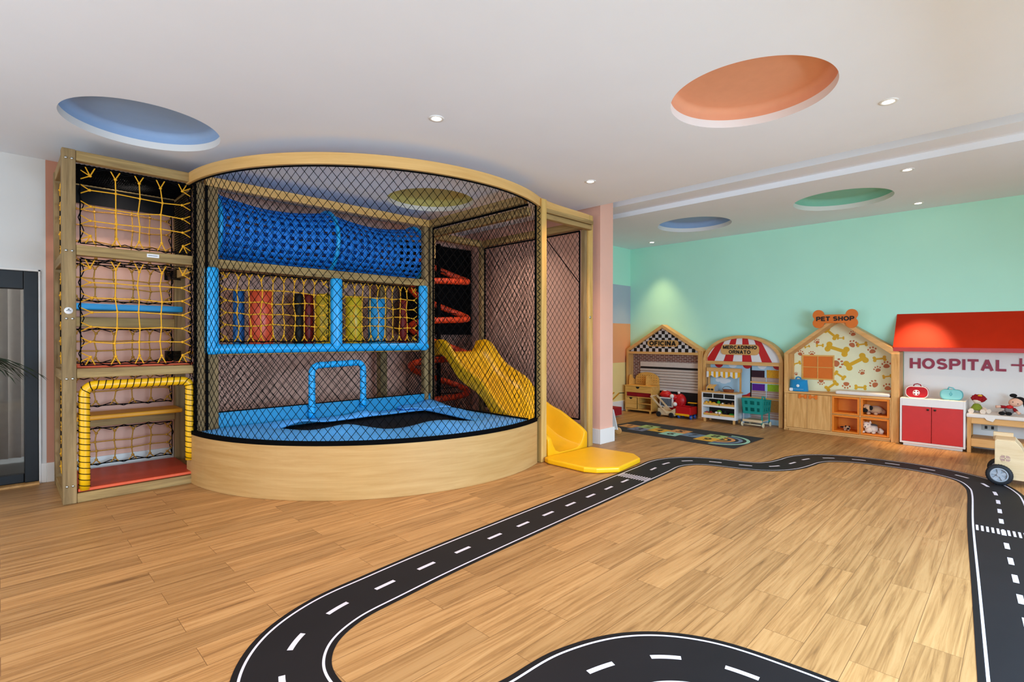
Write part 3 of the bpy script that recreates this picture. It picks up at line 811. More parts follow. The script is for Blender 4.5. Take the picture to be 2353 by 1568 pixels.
# netting: curved front, right side, back, dense rear
n_ = MB(); LA = CR*(A1-A0)
net(n_, lambda u, v: ap(A0+.02+(A1-A0-.04)*u/LA, CR-.012, .46+v), LA, 2.215, .076, .094, .0026)
for z in (.462, 2.672): n_.tube([ap(A0+(A1-A0)*i/60, CR-.01, z) for i in range(61)], .007, 5)
n_.build('front_net', 'net_b', enc)
n_ = MB(); net(n_, lambda u, v: (3.86, 3.62+u, .46+v), 1.62, 2.22, .076, .094, .0026)
for a, b in (((3.86, 3.62, .46), (3.86, 5.24, .46)), ((3.86, 3.62, 2.68), (3.86, 5.24, 2.68)), ((3.95, 3.59, .46), (3.95, 3.59, 2.68)), ((3.86, 5.25, .4), (3.86, 5.25, 2.68))): n_.seg(a, b, .012, 6)
n_.build('side_net', 'net_b', enc)
n_ = MB(); net(n_, lambda u, v: (1.44+u, 5.29, .60+v), 2.36, .54, .076, .094, .0026); n_.seg((1.44, 5.29, .605), (3.8, 5.29, .605), .01, 6)
net(n_, lambda u, v: (1.44+u, 5.30, 2.04+v), 2.36, .64, .076, .094, .0022)
n_.build('back_net', 'net_b', enc)
n_ = MB(); net(n_, lambda u, v: (1.36+u, 6.02, 1.15+v), 2.5, 1.5, .095, .10, .0024); net(n_, lambda u, v: (1.36+u, 6.02, .12+v), .85, 1.03, .095, .10, .0024); n_.build('rear_net', 'net_b', enc)
n_ = MB()
for (x, y) in ((1.243, 5.245), (1.33, 5.23)):
    n_.tube([(x, y, .46+2.22*i/40) for i in range(41)], .012, 6)
wrap(n_, [(1.24, 5.235, .46), (1.24, 5.235, 2.68)], .014, .06, .004, 6)
wrap(n_, [(3.965, 3.56, .46), (3.965, 3.56, 2.68)], .014, .06, .004, 6)
n_.build('edge_lacing', 'rope_b', enc)
# floor of the walkway behind the padded windows and the blue board under it
MB().box(1.34, 3.86, 5.335, 6.0, 1.14, 1.165).build('walkway_floor', 'yellow_sh', enc)
MB().box(1.34, 3.86, 5.335, 6.0, 1.99, 2.015).build('tunnel_floor', 'pine_x', enc)
MB().box(1.35, 3.86, 5.27, 5.285, .002, .605).build('kick_board', 'blue_board', enc, .003)
MB().box(3.50, 3.60, 5.90, 6.0, 0, 1.99).build('post', 'pine_z', enc, .005)
# blue laced arch
gp = [(2.30, 5.235, .47+.46*i/8) for i in range(9)]
gp += [(2.30+.08*(1-math.cos(t)), 5.235, .93+.085*math.sin(t)) for t in [i*PI/12 for i in range(1, 7)]]
gp += [(2.38+.43*i/6, 5.235, 1.015+.012*i/6) for i in range(1, 7)]
gp += [(2.81+.075*math.sin(t), 5.235, .947+.08*math.cos(t)) for t in [i*PI/12 for i in range(1, 7)]]
gp += [(2.885, 5.235, .947-.42*i/8) for i in range(1, 9)]
rr = [.034*(1+.05*math.sin(i*2.4)) for i in range(len(gp))]
ar = MB().tube(gp, rr, 14).build('padded_arch', 'blue_pad', enc); ar['label'] = 'small blue padded arch at the back of the trampoline'
wrap(MB(), gp, .0355, .065, .0026).build('lacing', 'rope_b', ar)

# ------------------------------------------------------------------ trampoline
tr = thing('trampoline', 'trampoline with blue vinyl pads around a black jumping cloth', 'trampoline', (2.8, 4.6, 0))
hole = [(1.82, 4.885), (2.03, 5.02), (2.20, 5.07), (2.35, 5.02), (2.60, 5.02), (3.0, 5.04), (3.48, 5.03),
        (3.56, 4.95), (3.53, 4.6), (3.49, 4.2), (3.46, 3.97), (3.40, 3.95), (3.2, 4.03), (3.02, 4.12), (2.87, 4.15), (2.68, 4.15), (2.52, 4.20),
        (2.42, 4.34), (2.34, 4.44), (2.24, 4.46), (2.10, 4.50), (1.98, 4.58), (1.90, 4.72)]
def closed_spline(P, n):
    out = []; N = len(P)
    for i in range(N):
        p0, p1, p2, p3 = [Vector((*P[(i+k) % N], 0)) for k in (-1, 0, 1, 2)]
        for k in range(n):
            t = k/n
            out.append(.5*((2*p1)+(p2-p0)*t+(2*p0-5*p1+4*p2-p3)*t*t+(3*p1-p0-3*p2+p3)*t**3))
    return out
H = closed_spline(hole, 6); hc = Vector((2.75, 4.60, 0))
def outer(dirv):
    """distance from hc to the edge of the pad area along dirv"""
    best = 9
    for k in range(1, 400):
        p = hc+dirv*(k*.01)
        if math.hypot(p.x-CX, p.y-CY) > CR-.035 or p.y > 5.235 or p.x > 3.84: return k*.01
    return best
mb = MB(); n = len(H); rows = []
for i, p in enumerate(H):
    d_ = (p-hc); d_.normalize(); R_ = outer(d_); r0 = (p-hc).length
    ang = math.atan2(d_.y, d_.x)
    puff = .012*math.sin(ang*5+.6)+.010*math.sin(ang*9+2)
    row = []
    for k in range(7):
        t = k/6; rr_ = r0+(R_-r0)*t
        z = .452+.030*math.sin(PI*min(1, t*1.15))*(.55+.45*math.sin(ang*4+1.3))+puff*math.sin(PI*t)
        q_ = hc+d_*rr_
        for bx, by, bh, br in ((2.24, 4.30, .055, .20), (3.02, 3.95, .04, .22), (2.08, 5.14, .035, .2), (1.75, 4.6, .02, .2)):
            z += bh*math.exp(-((q_.x-bx)**2+(q_.y-by)**2)/br**2)*(.9 if k < 6 else .2)
        if k == 0: z -= .006
        row.append(hc+d_*rr_+Vector((0, 0, z)))
    rows.append(row)
vs = [q for r_ in rows for q in r_]; w = 7
mb.add(vs, [(i*w+j, i*w+j+1, ((i+1) % n)*w+j+1, ((i+1) % n)*w+j) for i in range(n) for j in range(6)], 0, True)
# welts between the pad pieces and a pale edge along the hole
mb.build('safety_pad', 'blue_mat', tr, solid=.012)
# raised back corner flap
fl = MB().grid(lambda a, b: (3.30+.5*a+.03*b, 5.06+.19*b-.25*a*(1-b), .475+.055*a*b+.01*math.sin(a*9)), 10, 6)
fl.build('corner_flap', 'blue_mat', tr, solid=.01)
mb = MB()
mb.tube([tuple(p+Vector((0, 0, .458)).xyz) for p in H[10*6//2: 42]], .004, 5)
mb.build('piping', mat('pale blue piping', '6fc3f2', .5), tr)
mb = MB(); A = [A0+(A1-A0)*i/48 for i in range(49)]
mb.prism([ap(a, CR-.06)[:2] for a in A]+[(3.82, 5.25), (1.3, 5.25)], .400, .412, 'xy'); mb.build('jumping_cloth', 'fabric_b', tr)
mb = MB()
for i in range(8):
    a = A0+.1+(A1-A0-.2)*i/7; mb.cyl(ap(a, CR-.2, 0), ap(a, CR-.2, .40), .025, 10)
for x in (1.6, 2.4, 3.2, 3.7): mb.cyl((x, 5.15, 0), (x, 5.15, .40), .025, 10)
mb.build('leg_frame', 'steel', tr)

# ------------------------------------------------------------------ woven crawl tunnel
tun = thing('crawl_tunnel', 'blue woven webbing crawl tunnel on the upper deck of the play frame', 'crawl tunnel', (2.7, 5.68, 2.015))
TC = (5.66, 2.385)
def tcen(x):
    s_ = ((x-1.469)/1.1655) % 1.0
    return TC[0], TC[1]-.035*math.sin(PI*s_)
def trad(x):
    s_ = ((x-1.469)/1.1655) % 1.0
    return .335-.038*math.sin(PI*s_)
mb = MB(); NX, NA = 53, 50
X0_, X1_ = 1.47, 3.80
vs = []
for i in range(NX+1):
    x = X0_+(X1_-X0_)*i/NX; cy_, cz_ = tcen(x); r_ = trad(x)
    for j in range(NA):
        a = 2*PI*j/NA; vs.append((x, cy_+r_*math.cos(a), cz_+r_*math.sin(a)))
fs = []
for i in range(NX):
    for j in range(NA):
        if i % 2 == 1 and j % 2 == 1: continue
        fs.append((i*NA+j, (i+1)*NA+j, (i+1)*NA+(j+1) % NA, i*NA+(j+1) % NA))
mb.add(vs, fs, 0, True); mb.build('webbing', 'blue_web', tun, solid=.008)
for x in (1.47, 2.635, 3.80):
    MB().tube([(x, TC[0]+.345*math.cos(2*PI*k/32), TC[1]+.345*math.sin(2*PI*k/32)) for k in range(32)], .024, 10, closed=True).build('hoop', 'blue_pad', tun)

# ------------------------------------------------------------------ foam rollers on the walkway
def roller(x, y, r, m, lab, z1=1.80):
    o = MB().lathe([(.001, 0), (r*.9, 0), (r, .02), (r, z1-1.185), (r*.92, z1-1.165), (.001, z1-1.16)], (x, y, 1.166), 'z', 26).build('foam_roller', m)
    return tag(o, lab, 'foam roller', 'padded rollers behind the rope windows')
roller(1.79, 5.86, .055, 'r_navy', 'deep blue upright foam roller beside the fat orange red one')
roller(1.96, 5.70, .118, 'r_red', 'fat orange red upright foam roller in the left rope window')
roller(2.42, 5.86, .05, 'r_black', 'black upright foam roller in the left rope window')
roller(2.53, 5.84, .055, 'r_dred', 'dark red upright foam roller beside the black one')
roller(2.625, 5.66, .088, 'r_yel', 'yellow upright foam roller left of the middle padded post')
roller(3.02, 5.70, .098, 'r_yel', 'mustard yellow upright foam roller beside the light blue one')
roller(3.33, 5.70, .105, 'r_blue', 'light blue upright foam roller in the right rope window')
roller(3.80, 5.84, .055, 'r_dred', 'dark red upright foam roller at the right end of the right window')

# ================================================================== slide bay
bay = thing('slide_bay', 'pine slide bay with a black side net next to the pink wall end', 'slide frame', (4.6, 4.6, 0))
MB().box(4.975, 5.06, 3.665, 3.75, 0, 2.775).build('post', 'pine_lit', bay, .006)
MB().box(4.93, 4.975, 3.69, 3.75, 0, 2.60).build('post', 'pine_z', bay, .004)
b2 = MB().lathe([(.016, 0), (.016, -.006), (.006, -.009), (.001, -.009)], (5.0, 3.665, 1.55), 'y', 12).build('bolt', 'steel', bay)
MB().box(4.90, 4.97, 5.50, 5.57, 0, 2.68).build('post', 'pine_z', bay, .005)
MB().box(4.06, 4.98, 3.60, 3.665, 2.645, 2.69).build('rail', 'pine_x', bay, .004)
MB().box(4.06, 4.98, 3.62, 3.68, 2.585, 2.64).build('rail', 'pine_x', bay, .004)
MB().box(4.91, 4.98, 3.75, 5.50, 2.61, 2.70).build('rail', 'pine_y', bay, .004)
MB().box(3.94, 4.90, 5.50, 5.57, 2.61, 2.70).build('rail', 'pine_x', bay, .004)
MB().box(4.92, 4.97, 3.75, 5.50, .16, .27).build('rail', 'pine_y', bay, .004)
n_ = MB(); net(n_, lambda u, v: (4.945, 3.78+u, .32+v), 1.70, 2.27, .072, .10, .0028)
for a, b in (((4.945, 3.78, .32), (4.945, 5.48, .32)), ((4.945, 3.78, 2.59), (4.945, 5.48, 2.59)), ((4.945, 3.78, .32), (4.945, 3.78, 2.59)), ((4.945, 5.48, .32), (4.945, 5.48, 2.59))): n_.seg(a, b, .010, 6)
n_.seg((4.94, 4.33, 2.59), (4.94, 3.79, 1.98), .006, 5)
n_.build('side_net', 'net_b', bay)
n_ = MB(); net(n_, lambda u, v: (3.95+u, 6.0, .1+v), 1.2, 2.55, .045, .05, .0042); n_.build('rear_net', 'net_b', bay)
MB().box(3.90, 5.17, 6.05, 6.06, 1.35, 2.65).build('rear_panel', 'fabric_b', bay)
MB().box(3.94, 4.9, 5.42, 5.50, 1.09, 1.13).build('slide_deck', 'red_floor', bay)

# spiral climber behind the slide
hx = thing('spiral_climber', 'orange red padded spiral climbing up behind the slide', 'spiral climber', (4.32, 5.62, 0))
HP = []
for i in range(0, 166):
    t = i/165; q = t*3.7-.35; fr = (q+.5) % 1.0; a = 2*PI*q; HP.append((4.36+.46*math.cos(a), 5.77+.24*math.sin(a), .62+.53*(q-.80*math.cos(a)/(2*PI))))
o = MB().tube(HP, .042, 10).build('spiral_tube', 'red_tube', hx)
wrap(MB(), HP, .0435, .07, .0025, 8).build('lacing', 'rope_b', o)
MB().cyl((4.36, 5.80, 0), (4.36, 5.80, 2.62), .03, 12).build('mast', 'rope_b', hx)
mb = MB()
for i in range(0, 160, 6): mb.seg((4.36, 5.80, HP[i][2]), HP[i], .006, 5)
mb.build('spoke_rope', 'rope_b', hx)

# slide
sl = thing('slide', 'yellow plastic wave slide running down behind the net', 'slide', (4.36, 4.5, 0))
prof = [(5.42, 1.10), (5.30, 1.125), (5.20, 1.11), (5.10, 1.04), (4.95, .885), (4.80, .79), (4.62, .715), (4.46, .63), (4.34, .51), (4.20, .37), (4.05, .24), (3.90, .15), (3.75, .10), (3.60, .075), (3.53, .07)]
top = [(5.42, 1.265), (5.30, 1.285), (5.20, 1.275), (5.10, 1.215), (4.95, 1.06), (4.80, .955), (4.62, .875), (4.46, .80), (4.34, .685), (4.20, .565), (4.05, .485), (3.90, .435), (3.75, .36), (3.60, .285), (3.53, .235)]
def smooth_line(P, n=5):
    out = []
    for i in range(len(P)-1):
        p0 = Vector((*P[max(0, i-1)], 0)); p1 = Vector((*P[i], 0)); p2 = Vector((*P[i+1], 0)); p3 = Vector((*P[min(len(P)-1, i+2)], 0))
        for k in range(n):
            t = k/n; out.append(.5*((2*p1)+(p2-p0)*t+(2*p0-5*p1+4*p2-p3)*t*t+(3*p1-p0-3*p2+p3)*t**3))
    out.append(Vector((*P[-1], 0))); return out
F_, T_ = smooth_line(prof), smooth_line(top)
XL, XR = 3.975, 4.765
secs = []
for f, t in zip(F_, T_):
    y, zf, zt = f.x, f.y, t.y
    h = zt-zf; XL = 3.975 if y > 3.95 else 4.085 if y < 3.66 else 3.975+.11*(3.95-y)/.29
    s_ = [(XL, zf-.03), (XL-.004, zt-.02), (XL+.015, zt), (XL+.05, zt-.004), (XL+.075, zt-.05*h/.15-.01), (XL+.12, zf+.03), (XL+.19, zf)]
    s_ += [(XL+.395, zf-.004)]
    s_ += [(XL+XR-a, b) for a, b in s_[:7][::-1]]
    s_ += [(XR-.10, zf-.03), (XL+.10, zf-.03)]
    secs.append([(a, y, max(b, .02)) for a, b in s_])
mb = MB(); K = len(secs[0]); vs = [q for s_ in secs for q in s_]
fs = [(i*K+k, i*K+(k+1) % K, (i+1)*K+(k+1) % K, (i+1)*K+k) for i in range(len(secs)-1) for k in range(K)]
fs += [list(range(K)), [(len(secs)-1)*K+k for k in range(K)][::-1]]
mb.add(vs, fs, 0, True)
mb.build('slide_chute', 'yellow_pl', sl, .006)

# landing mat
cm = MB().prism([(3.985, 3.45), (3.975, 2.985), (4.03, 2.875), (4.21, 2.735), (4.70, 2.80), (4.83, 2.95), (4.79, 3.50), (4.02, 3.53)], .003, .06, 'xy').build('landing_mat', 'yellow', None, .018, 4)
tag(cm, 'yellow vinyl landing mat on the floor at the foot of the slide', 'mat')
# ================================================================== floor mats
CL = [(1.2, -.14), (2.2, -.10), (2.6, -.07), (3.6, .00), (4.8, .085), (5.7, .135), (6.02, .18), (6.27, .28), (6.43, .46), (6.51, .72), (6.515, .97), (6.49, 1.20),
      (6.40, 1.41), (6.25, 1.57), (6.07, 1.65), (5.86, 1.68), (5.64, 1.73), (5.47, 1.84), (5.37, 2.02), (5.30, 2.27), (5.20, 2.45), (5.05, 2.56), (4.85, 2.61),
      (4.55, 2.585), (4.0, 2.55), (3.5, 2.515), (2.6, 2.46), (1.86, 2.41), (1.43, 2.365), (1.13, 2.32), (.90, 2.20), (.76, 2.0), (.73, 1.75), (.80, 1.50), (1.0, 1.29), (1.3, 1.215), (1.6, 1.19), (1.85, 1.08), (2.0, .88), (2.05, .60), (2.06, .30), (2.06, .12)]
def spline(P, step=.02):
    out = []
    for i in range(len(P)-1):
        p0 = Vector((*P[max(0, i-1)], 0)); p1 = Vector((*P[i], 0)); p2 = Vector((*P[i+1], 0)); p3 = Vector((*P[min(len(P)-1, i+2)], 0))
        n = max(2, int((p2-p1).length/step))
        for k in range(n):
            t = k/n; out.append(.5*((2*p1)+(p2-p0)*t+(2*p0-5*p1+4*p2-p3)*t*t+(3*p1-p0-3*p2+p3)*t**3))
    out.append(Vector((*P[-1], 0))); return out
RL = spline(CL)
def rnorm(i):
    d_ = (RL[min(i+1, len(RL)-1)]-RL[max(i-1, 0)]).normalized(); return Vector((-d_.y, d_.x, 0))
S = [0]
for i in range(1, len(RL)): S.append(S[-1]+(RL[i]-RL[i-1]).length)
def strip(mb, s0, s1, o0, o1, z, m):
    vs = []; ii = [i for i in range(len(RL)) if s0 <= S[i] <= s1]
    pts = []
    for s_ in [s0]+[S[i] for i in ii if s0 < S[i] < s1]+[s1]:
        k = max(0, min(len(RL)-2, next((i for i in range(len(S)-1) if S[i+1] >= s_), len(RL)-2)))
        f = (s_-S[k])/max(1e-9, S[k+1]-S[k]); p = RL[k].lerp(RL[k+1], f); n_ = rnorm(k).lerp(rnorm(k+1), f).normalized()
        pts.append((p+n_*o0+Vector((0, 0, z)), p+n_*o1+Vector((0, 0, z))))
    vs = [q for ab in pts for q in ab]
    mb.add(vs, [(2*i, 2*i+1, 2*i+3, 2*i+2) for i in range(len(pts)-1)], m)
mb = MB(); HW = .182; LT = S[-1]
strip(mb, 0, LT, -HW, HW, .0015, 1); strip(mb, 0, LT, -HW+.02, HW-.02, .0019, 0)
for o in (-1, 1): strip(mb, 0, LT, o*(HW-.031)-.0055, o*(HW-.031)+.0055, .0023, 2)
def s_at(x, y):
    return S[min(range(len(RL)), key=lambda i: (RL[i]-Vector((x, y, 0))).length)]
cw1, cw2 = s_at(4.2, 2.56), s_at(4.745, .085)
s_ = s_at(1.42, 2.36); per = .288
k0 = -int(s_/per)
while s_+k0*per+.125 < LT:
    a = s_+k0*per-.06; b = a+.122; k0 += 1
    if a < 0 or (a < cw1+.09 and b > cw1-.09): continue
    strip(mb, a, b, -.012, .012, .0023, 2)
for c in (cw1, cw2):
    for k in range(11):
        o = -.138+k*.0262; strip(mb, c-.065, c+.065, o, o+.0135, .0024, 2)
rd = mb.build('road_mat', ['rd_black', 'rd_edge', 'rd_white'])
tag(rd, 'black toy road runner with white lane markings winding across the floor', 'play mat', None, 'thing')

# hopscotch
def HQ(a, b):   # a along the long side (0 at the rainbow end), b across
    p00 = Vector((6.085, 2.395)); p10 = Vector((6.41, 4.27)); p01 = Vector((7.015, 2.465)); p11 = Vector((7.06, 4.33))
    return p00.lerp(p01, b).lerp(p10.lerp(p11, b), a)
hL = HQ
mb = MB()
O = Vector((6.09, 2.39)); ex_ = Vector((.012, 1.0)).normalized()
ea = Vector((.03, 1.0)).normalized(); eb = Vector((1.0, -.03)).normalized()
def hp(a, b, z): p = O+ea*a+eb*b; return (p.x, p.y, z)
Lh, Wh = 1.92, .92
mb.prism([hp(0, 0, 0)[:2], hp(0, Wh, 0)[:2], hp(Lh, Wh, 0)[:2], hp(Lh, 0, 0)[:2]], .001, .004, 'xy', 0)
def hsq(a0, b0, s_, m, num):
    mb.prism([hp(a0, b0, 0)[:2], hp(a0, b0+s_, 0)[:2], hp(a0+s_, b0+s_, 0)[:2], hp(a0+s_, b0, 0)[:2]], .004, .0046, 'xy', m)
    text_on(mb, num, s_*.85, lambda u, v, w: hp(a0+s_/2-u, b0+s_/2+v, .0047+w), .0004, 7, bold=.004)
mats_h = ['hm', 'h_or', 'h_gr', 'h_sl', 'h_ye', 'h_bl', 'h_mi', 'ink', 'h_nv']
sq = .25
hsq(1.60, .31, sq, 1, '1'); hsq(1.355, .44, sq, 2, '2'); hsq(1.36, .19, sq, 3, '3'); hsq(1.11, .31, sq, 4, '4')
hsq(.86, .44, sq, 1, '5'); hsq(.86, .19, sq, 6, '6'); hsq(.61, .31, sq, 5, '7'); hsq(.36, .44, sq, 2, '8'); hsq(.36, .19, sq, 4, '9')
for k, (r0, r1, m) in enumerate(((.35, .30, 6), (.265, .21, 5), (.18, .125, 1), (.09, .05, 4))):
    A_ = [PI/2+PI*i/24 for i in range(25)]
    mb.prism([hp(.36+r0*math.cos(a), .43+r0*math.sin(a), 0)[:2] for a in A_]+[hp(.35+r1*math.cos(a), .43+r1*math.sin(a), 0)[:2] for a in A_[::-1]], .004, .0046, 'xy', m)
tag(mb.build('hopscotch_mat', mats_h), 'charcoal hopscotch mat with coloured numbered squares and a rainbow end', 'play mat')

# ================================================================== playhouse facades on the mint wall (they face -X)
def fy(yc, zc, x, d):  # letters on a plane facing -X
    return lambda u, v, w: (x-w, yc-u, zc+v)

# ---- workshop house (OFICINA)
XH = 8.0
of = thing('workshop_playhouse', 'gabled wooden playhouse front with a checkered gable and OFICINA sign', 'playhouse', (8.1, 4.36, 0))
apz, eavz, yl, yr, ym = 1.535, 1.095, 5.06, 3.645, 4.36
mb = MB()
t = .042
MB().box(XH, XM-.02, yl-t, yl, 0, eavz).build('side_post', 'oak_z', of, .003); MB().box(XH, XM-.02, yr, yr+.075, 0, eavz).build('side_post', 'oak_z', of, .003)
mb = MB()
mb.prism([(yl, eavz-.01), (yl, eavz+.005), (ym, apz), (ym, apz-.055), (yl-t-.03, eavz-.01)], XH, XM-.02)
mb.prism([(yr, eavz-.01), (yr, eavz+.005), (ym, apz), (ym, apz-.055), (yr+t+.03, eavz-.01)], XH, XM-.02)
mb.build('roof_board', 'oak_y', of, .002)
MB().box(XH, XM-.02, yr+.04, yl-.04, 1.025, 1.066).build('cross_beam', 'oak_y', of, .002)
# checkered gable: squares cut to the triangle
mb = MB(); c = .0605; z0 = 1.066
def zroof(y):
    return apz-.052-(apz-.052-eavz)*abs(y-ym)/((yl-yr)/2-.03)
mb.box(XH+.05, XH+.06, yr+.05, yl-.05, 1.03, 1.066, 0)
for i in range(-13, 14):
    for j in range(8):
        ya, yb = max(yr+.04, ym+(i-.5)*c), min(yl-.04, ym+(i+.5)*c)
        if yb <= ya: continue
        za, zb = z0+j*c, z0+(j+1)*c
        poly = [(ya, za), (yb, za)]
        top_ = []
        for y in (yb, (ya+yb)/2 if ya < ym < yb else None, ya):
            if y is None: continue
            top_.append((y, min(zb, zroof(y))))
        if all(z <= za+.001 for y, z in top_): continue
        poly += [(y, max(z, za)) for y, z in top_]
        mb.add([(XH+.05, y, z) for y, z in poly], [list(range(len(poly)))], (i+j) % 2)
mb.build('gable_panel', ['checker_w', 'checker_b'], of)
so = MB().prism(arc(4.625-.035, 1.213, .055, PI*1.5, PI*.5, 10)[::-1] and [(4.62, 1.158)]+arc(4.62, 1.213, .055, PI*1.5, PI*.5, 10)[1:-1] and
    [(p[0], p[1]) for p in arc(4.13, 1.213, .055, -PI/2-0, -PI*1.5, 10)]+[(p[0], p[1]) for p in arc(4.60, 1.213, .055, PI/2, -PI/2, 10)], XH+.032, XH+.048).build('sign_board', 'oak_y', of, .002)
text_fit(MB(), 'OFICINA', 4.61, 4.12, 1.175, 1.252, XH+.032, .004, wt=.25).build('lettering', 'ink', so)
MB().box(XM-.03, XM-.02, yr+.07, yl-.04, 0, 1.03).build('brick_panel', 'brick', of)
mb = MB(); mb.box(XM-.055, XM-.03, yr+.075, 4.86, .80, .885, 0); mb.box(XM-.04, XM-.03, yr+.075, 4.86, .765, .80, 1)
z = .765
for k in range(7):
    pr = [(XM-.028, z), (XM-.052, z-.005), (XM-.062, z-.02), (XM-.056, z-.034), (XM-.028, z-.0465)]
    mb.add([(x, y, zz) for y in (yr+.075, 4.86) for x, zz in pr], [(i, i+1, 5+i+1, 5+i) for i in range(4)], 0)
    z -= .0475
mb.box(XM-.05, XM-.03, yr+.075, 4.86, z-.045, z, 0); mb.box(XM-.035, XM-.03, yr+.075, 4.86, .06, z-.045, 1)
mb.build('shutter_panel', ['shutter', 'dark'], of)

# ---- market house
mk = thing('market_playhouse', 'round topped wooden playhouse front with a red and white striped awning print', 'playhouse', (8.1, 3.05, 0))
ml, mr = 3.638, 2.445; mc = (ml+mr)/2; mw = (ml-mr)/2
MB().box(XH, XM-.02, ml-.05, ml, 0, .945).build('side_post', 'oak_z', mk, .003); MB().box(XH, XM-.02, mr, mr+.055, 0, .945).build('side_post', 'oak_z', mk, .003)
MB().box(XH, XM-.02, mr+.055, ml-.05, .89, .942).build('cross_beam', 'oak_y', mk, .002)
hgt = 1.345-.93
ao = [(mc+mw*math.cos(a), .93+hgt*math.sin(a)) for a in [PI*i/40 for i in range(41)]]
ai = [(mc+(mw-.045)*math.cos(a), .93+(hgt-.045)*math.sin(a)) for a in [PI*i/40 for i in range(41)]]
MB().prism(ao+ai[::-1], XH, XM-.02).build('arched_top', 'oak_y', mk, .002)
mb = MB()   # fanned stripes clipped under the arch
def arch_z(y):
    q = 1-((y-mc)/(mw-.045))**2
    return .93+(hgt-.045)*math.sqrt(max(q, 0))
NS = 8; ymax, ymin = ml-.05, mr+.06
for k in range(NS):
    for j in range(8):
        z0_, z1_ = .942+j*.045, .942+(j+1)*.045
        def yy(f, z):
            sp = 1-.42*(z-.942)/.36; return mc+(f-.5)*(ymax-ymin)*sp*1.06
        P_ = []
        for f, z in ((k/NS, z0_), ((k+1)/NS, z0_), ((k+1)/NS, z1_), (k/NS, z1_)):
            y = yy(f, z); y = max(mr+.05, min(ml-.05, y)); P_.append((y, min(z, arch_z(y)) if z > .95 else z))
        mb.add([(XH+.06, y, z) for y, z in P_], [(0, 1, 2, 3)], (k+1) % 2 if True else 0)
mb.prism([p for p in ai], XH+.062, XH+.07, m=1)
mb.build('awning_panel', ['stripe', 'stripew'], mk)
pp = arc(3.30, 1.175, .035, PI/2, PI, 6)
def rrect(y0, y1, z0, z1, r):
    return arc(y1-r, z1-r, r, 0, PI/2, 6)+arc(y0+r, z1-r, r, PI/2, PI, 6)+arc(y0+r, z0+r, r, PI, PI*1.5, 6)+arc(y1-r, z0+r, r, PI*1.5, 2*PI, 6)
so = MB().prism(rrect(2.79, 3.36, 1.045, 1.205, .06), XH+.035, XH+.058).build('sign_board', 'oak_y', mk, .002)
text_fit(text_fit(MB(), 'MERCADINHO', 3.325, 2.82, 1.135, 1.188, XH+.035, .004, wt=.24), 'ORNATO', 3.235, 2.91, 1.063, 1.116, XH+.035, .004, wt=.24).build('lettering', 'ink', so)
XP = XM-.022
mb = MB(); mb.box(XP, XP+.004, mr+.05, ml-.05, 0, .9, 0)
def pr(y0, y1, z0, z1, m, dx=.001): mb.box(XP-dx, XP, y0, y1, z0, z1, m)
pr(2.94, 2.965, .30, .90, 2); pr(3.60, 3.62, .30, .90, 2)
mb.prism([(3.13, .40), (2.96, .40), (2.96, .47), (3.02, .43)], XP-.001, XP, m=4)
pr(2.50, 3.09, .375, .40, 5, .002); pr(2.50, 2.96, .615, .642, 5, .002)
for (y0, y1, z0, z1, m) in ((2.755, 2.94, .70, .80, 6), (2.5, 2.725, .70, .81, 7), (2.75, 2.935, .50, .595, 8), (2.5, 2.715, .50, .595, 9), (2.5, 2.70, .19, .36, 10)):
    pr(y0, y1, z0, z1, m, .0015); N_ = 9
    for k in range(N_): mb.lathe([((y1-y0)/N_*.6, 0), (.001, -.002)], (XP-.001, y0+(k+.5)*(y1-y0)/N_, z1), 'x', 10, m)
for (y0, y1, z0, z1) in ((2.735, 2.945, .645, .705), (2.5, 2.725, .645, .705), (2.735, 2.945, .402, .502), (2.5, 2.725, .402, .502), (2.5, 2.96, .08, .19)):
    pr(y0, y1, z0, z1, 3, .002)
    for k in (1, 2): pr(y0, y1, z0+(z1-z0)*k/3-.002, z0+(z1-z0)*k/3+.002, 1, .0025)
for k in range(5): mb.lathe([(.07, 0), (.001, -.001)], (XP-.0015, 3.45-.22*k, .90), 'x', 20, 4 if k % 2 == 0 else 1, a0=PI, a1=2*PI)
mb.build('printed_back', ['sky', 'cloud', 'dark', 'pinkwood', 'stripe', 'beech', 'wine', 'amberp', 'purple', 'limep', 'burlap'], mk)

# ---- pet shop house
XPf = 7.88
pet = thing('pet_shop_playhouse', 'wooden pet shop playhouse with bone sign, bone print wall and cabinet base', 'playhouse', (8.0, 1.75, 0))
L_, R_ = 2.40, 1.075
XF = 7.90
MB().box(XF, XM-.02, 2.345, L_, 0, 1.085).build('side_post', 'oak_z', pet, .003); MB().box(XF-.02, XM-.02, R_, R_+.083, 0, 1.11).build('side_post', 'oak_z', pet, .003)
mb = MB()
ym, apz = 1.762, 1.595
mb.prism([(L_, 1.055), (L_, 1.09), (ym, apz), (ym, apz-.05), (2.345, 1.075)], XF, XM-.02)
mb.prism([(R_, 1.10), (R_, 1.13), (ym, apz), (ym, apz-.05), (1.158, 1.10)], XF, XM-.02)
mb.build('roof_board', 'oak_y', pet, .002)
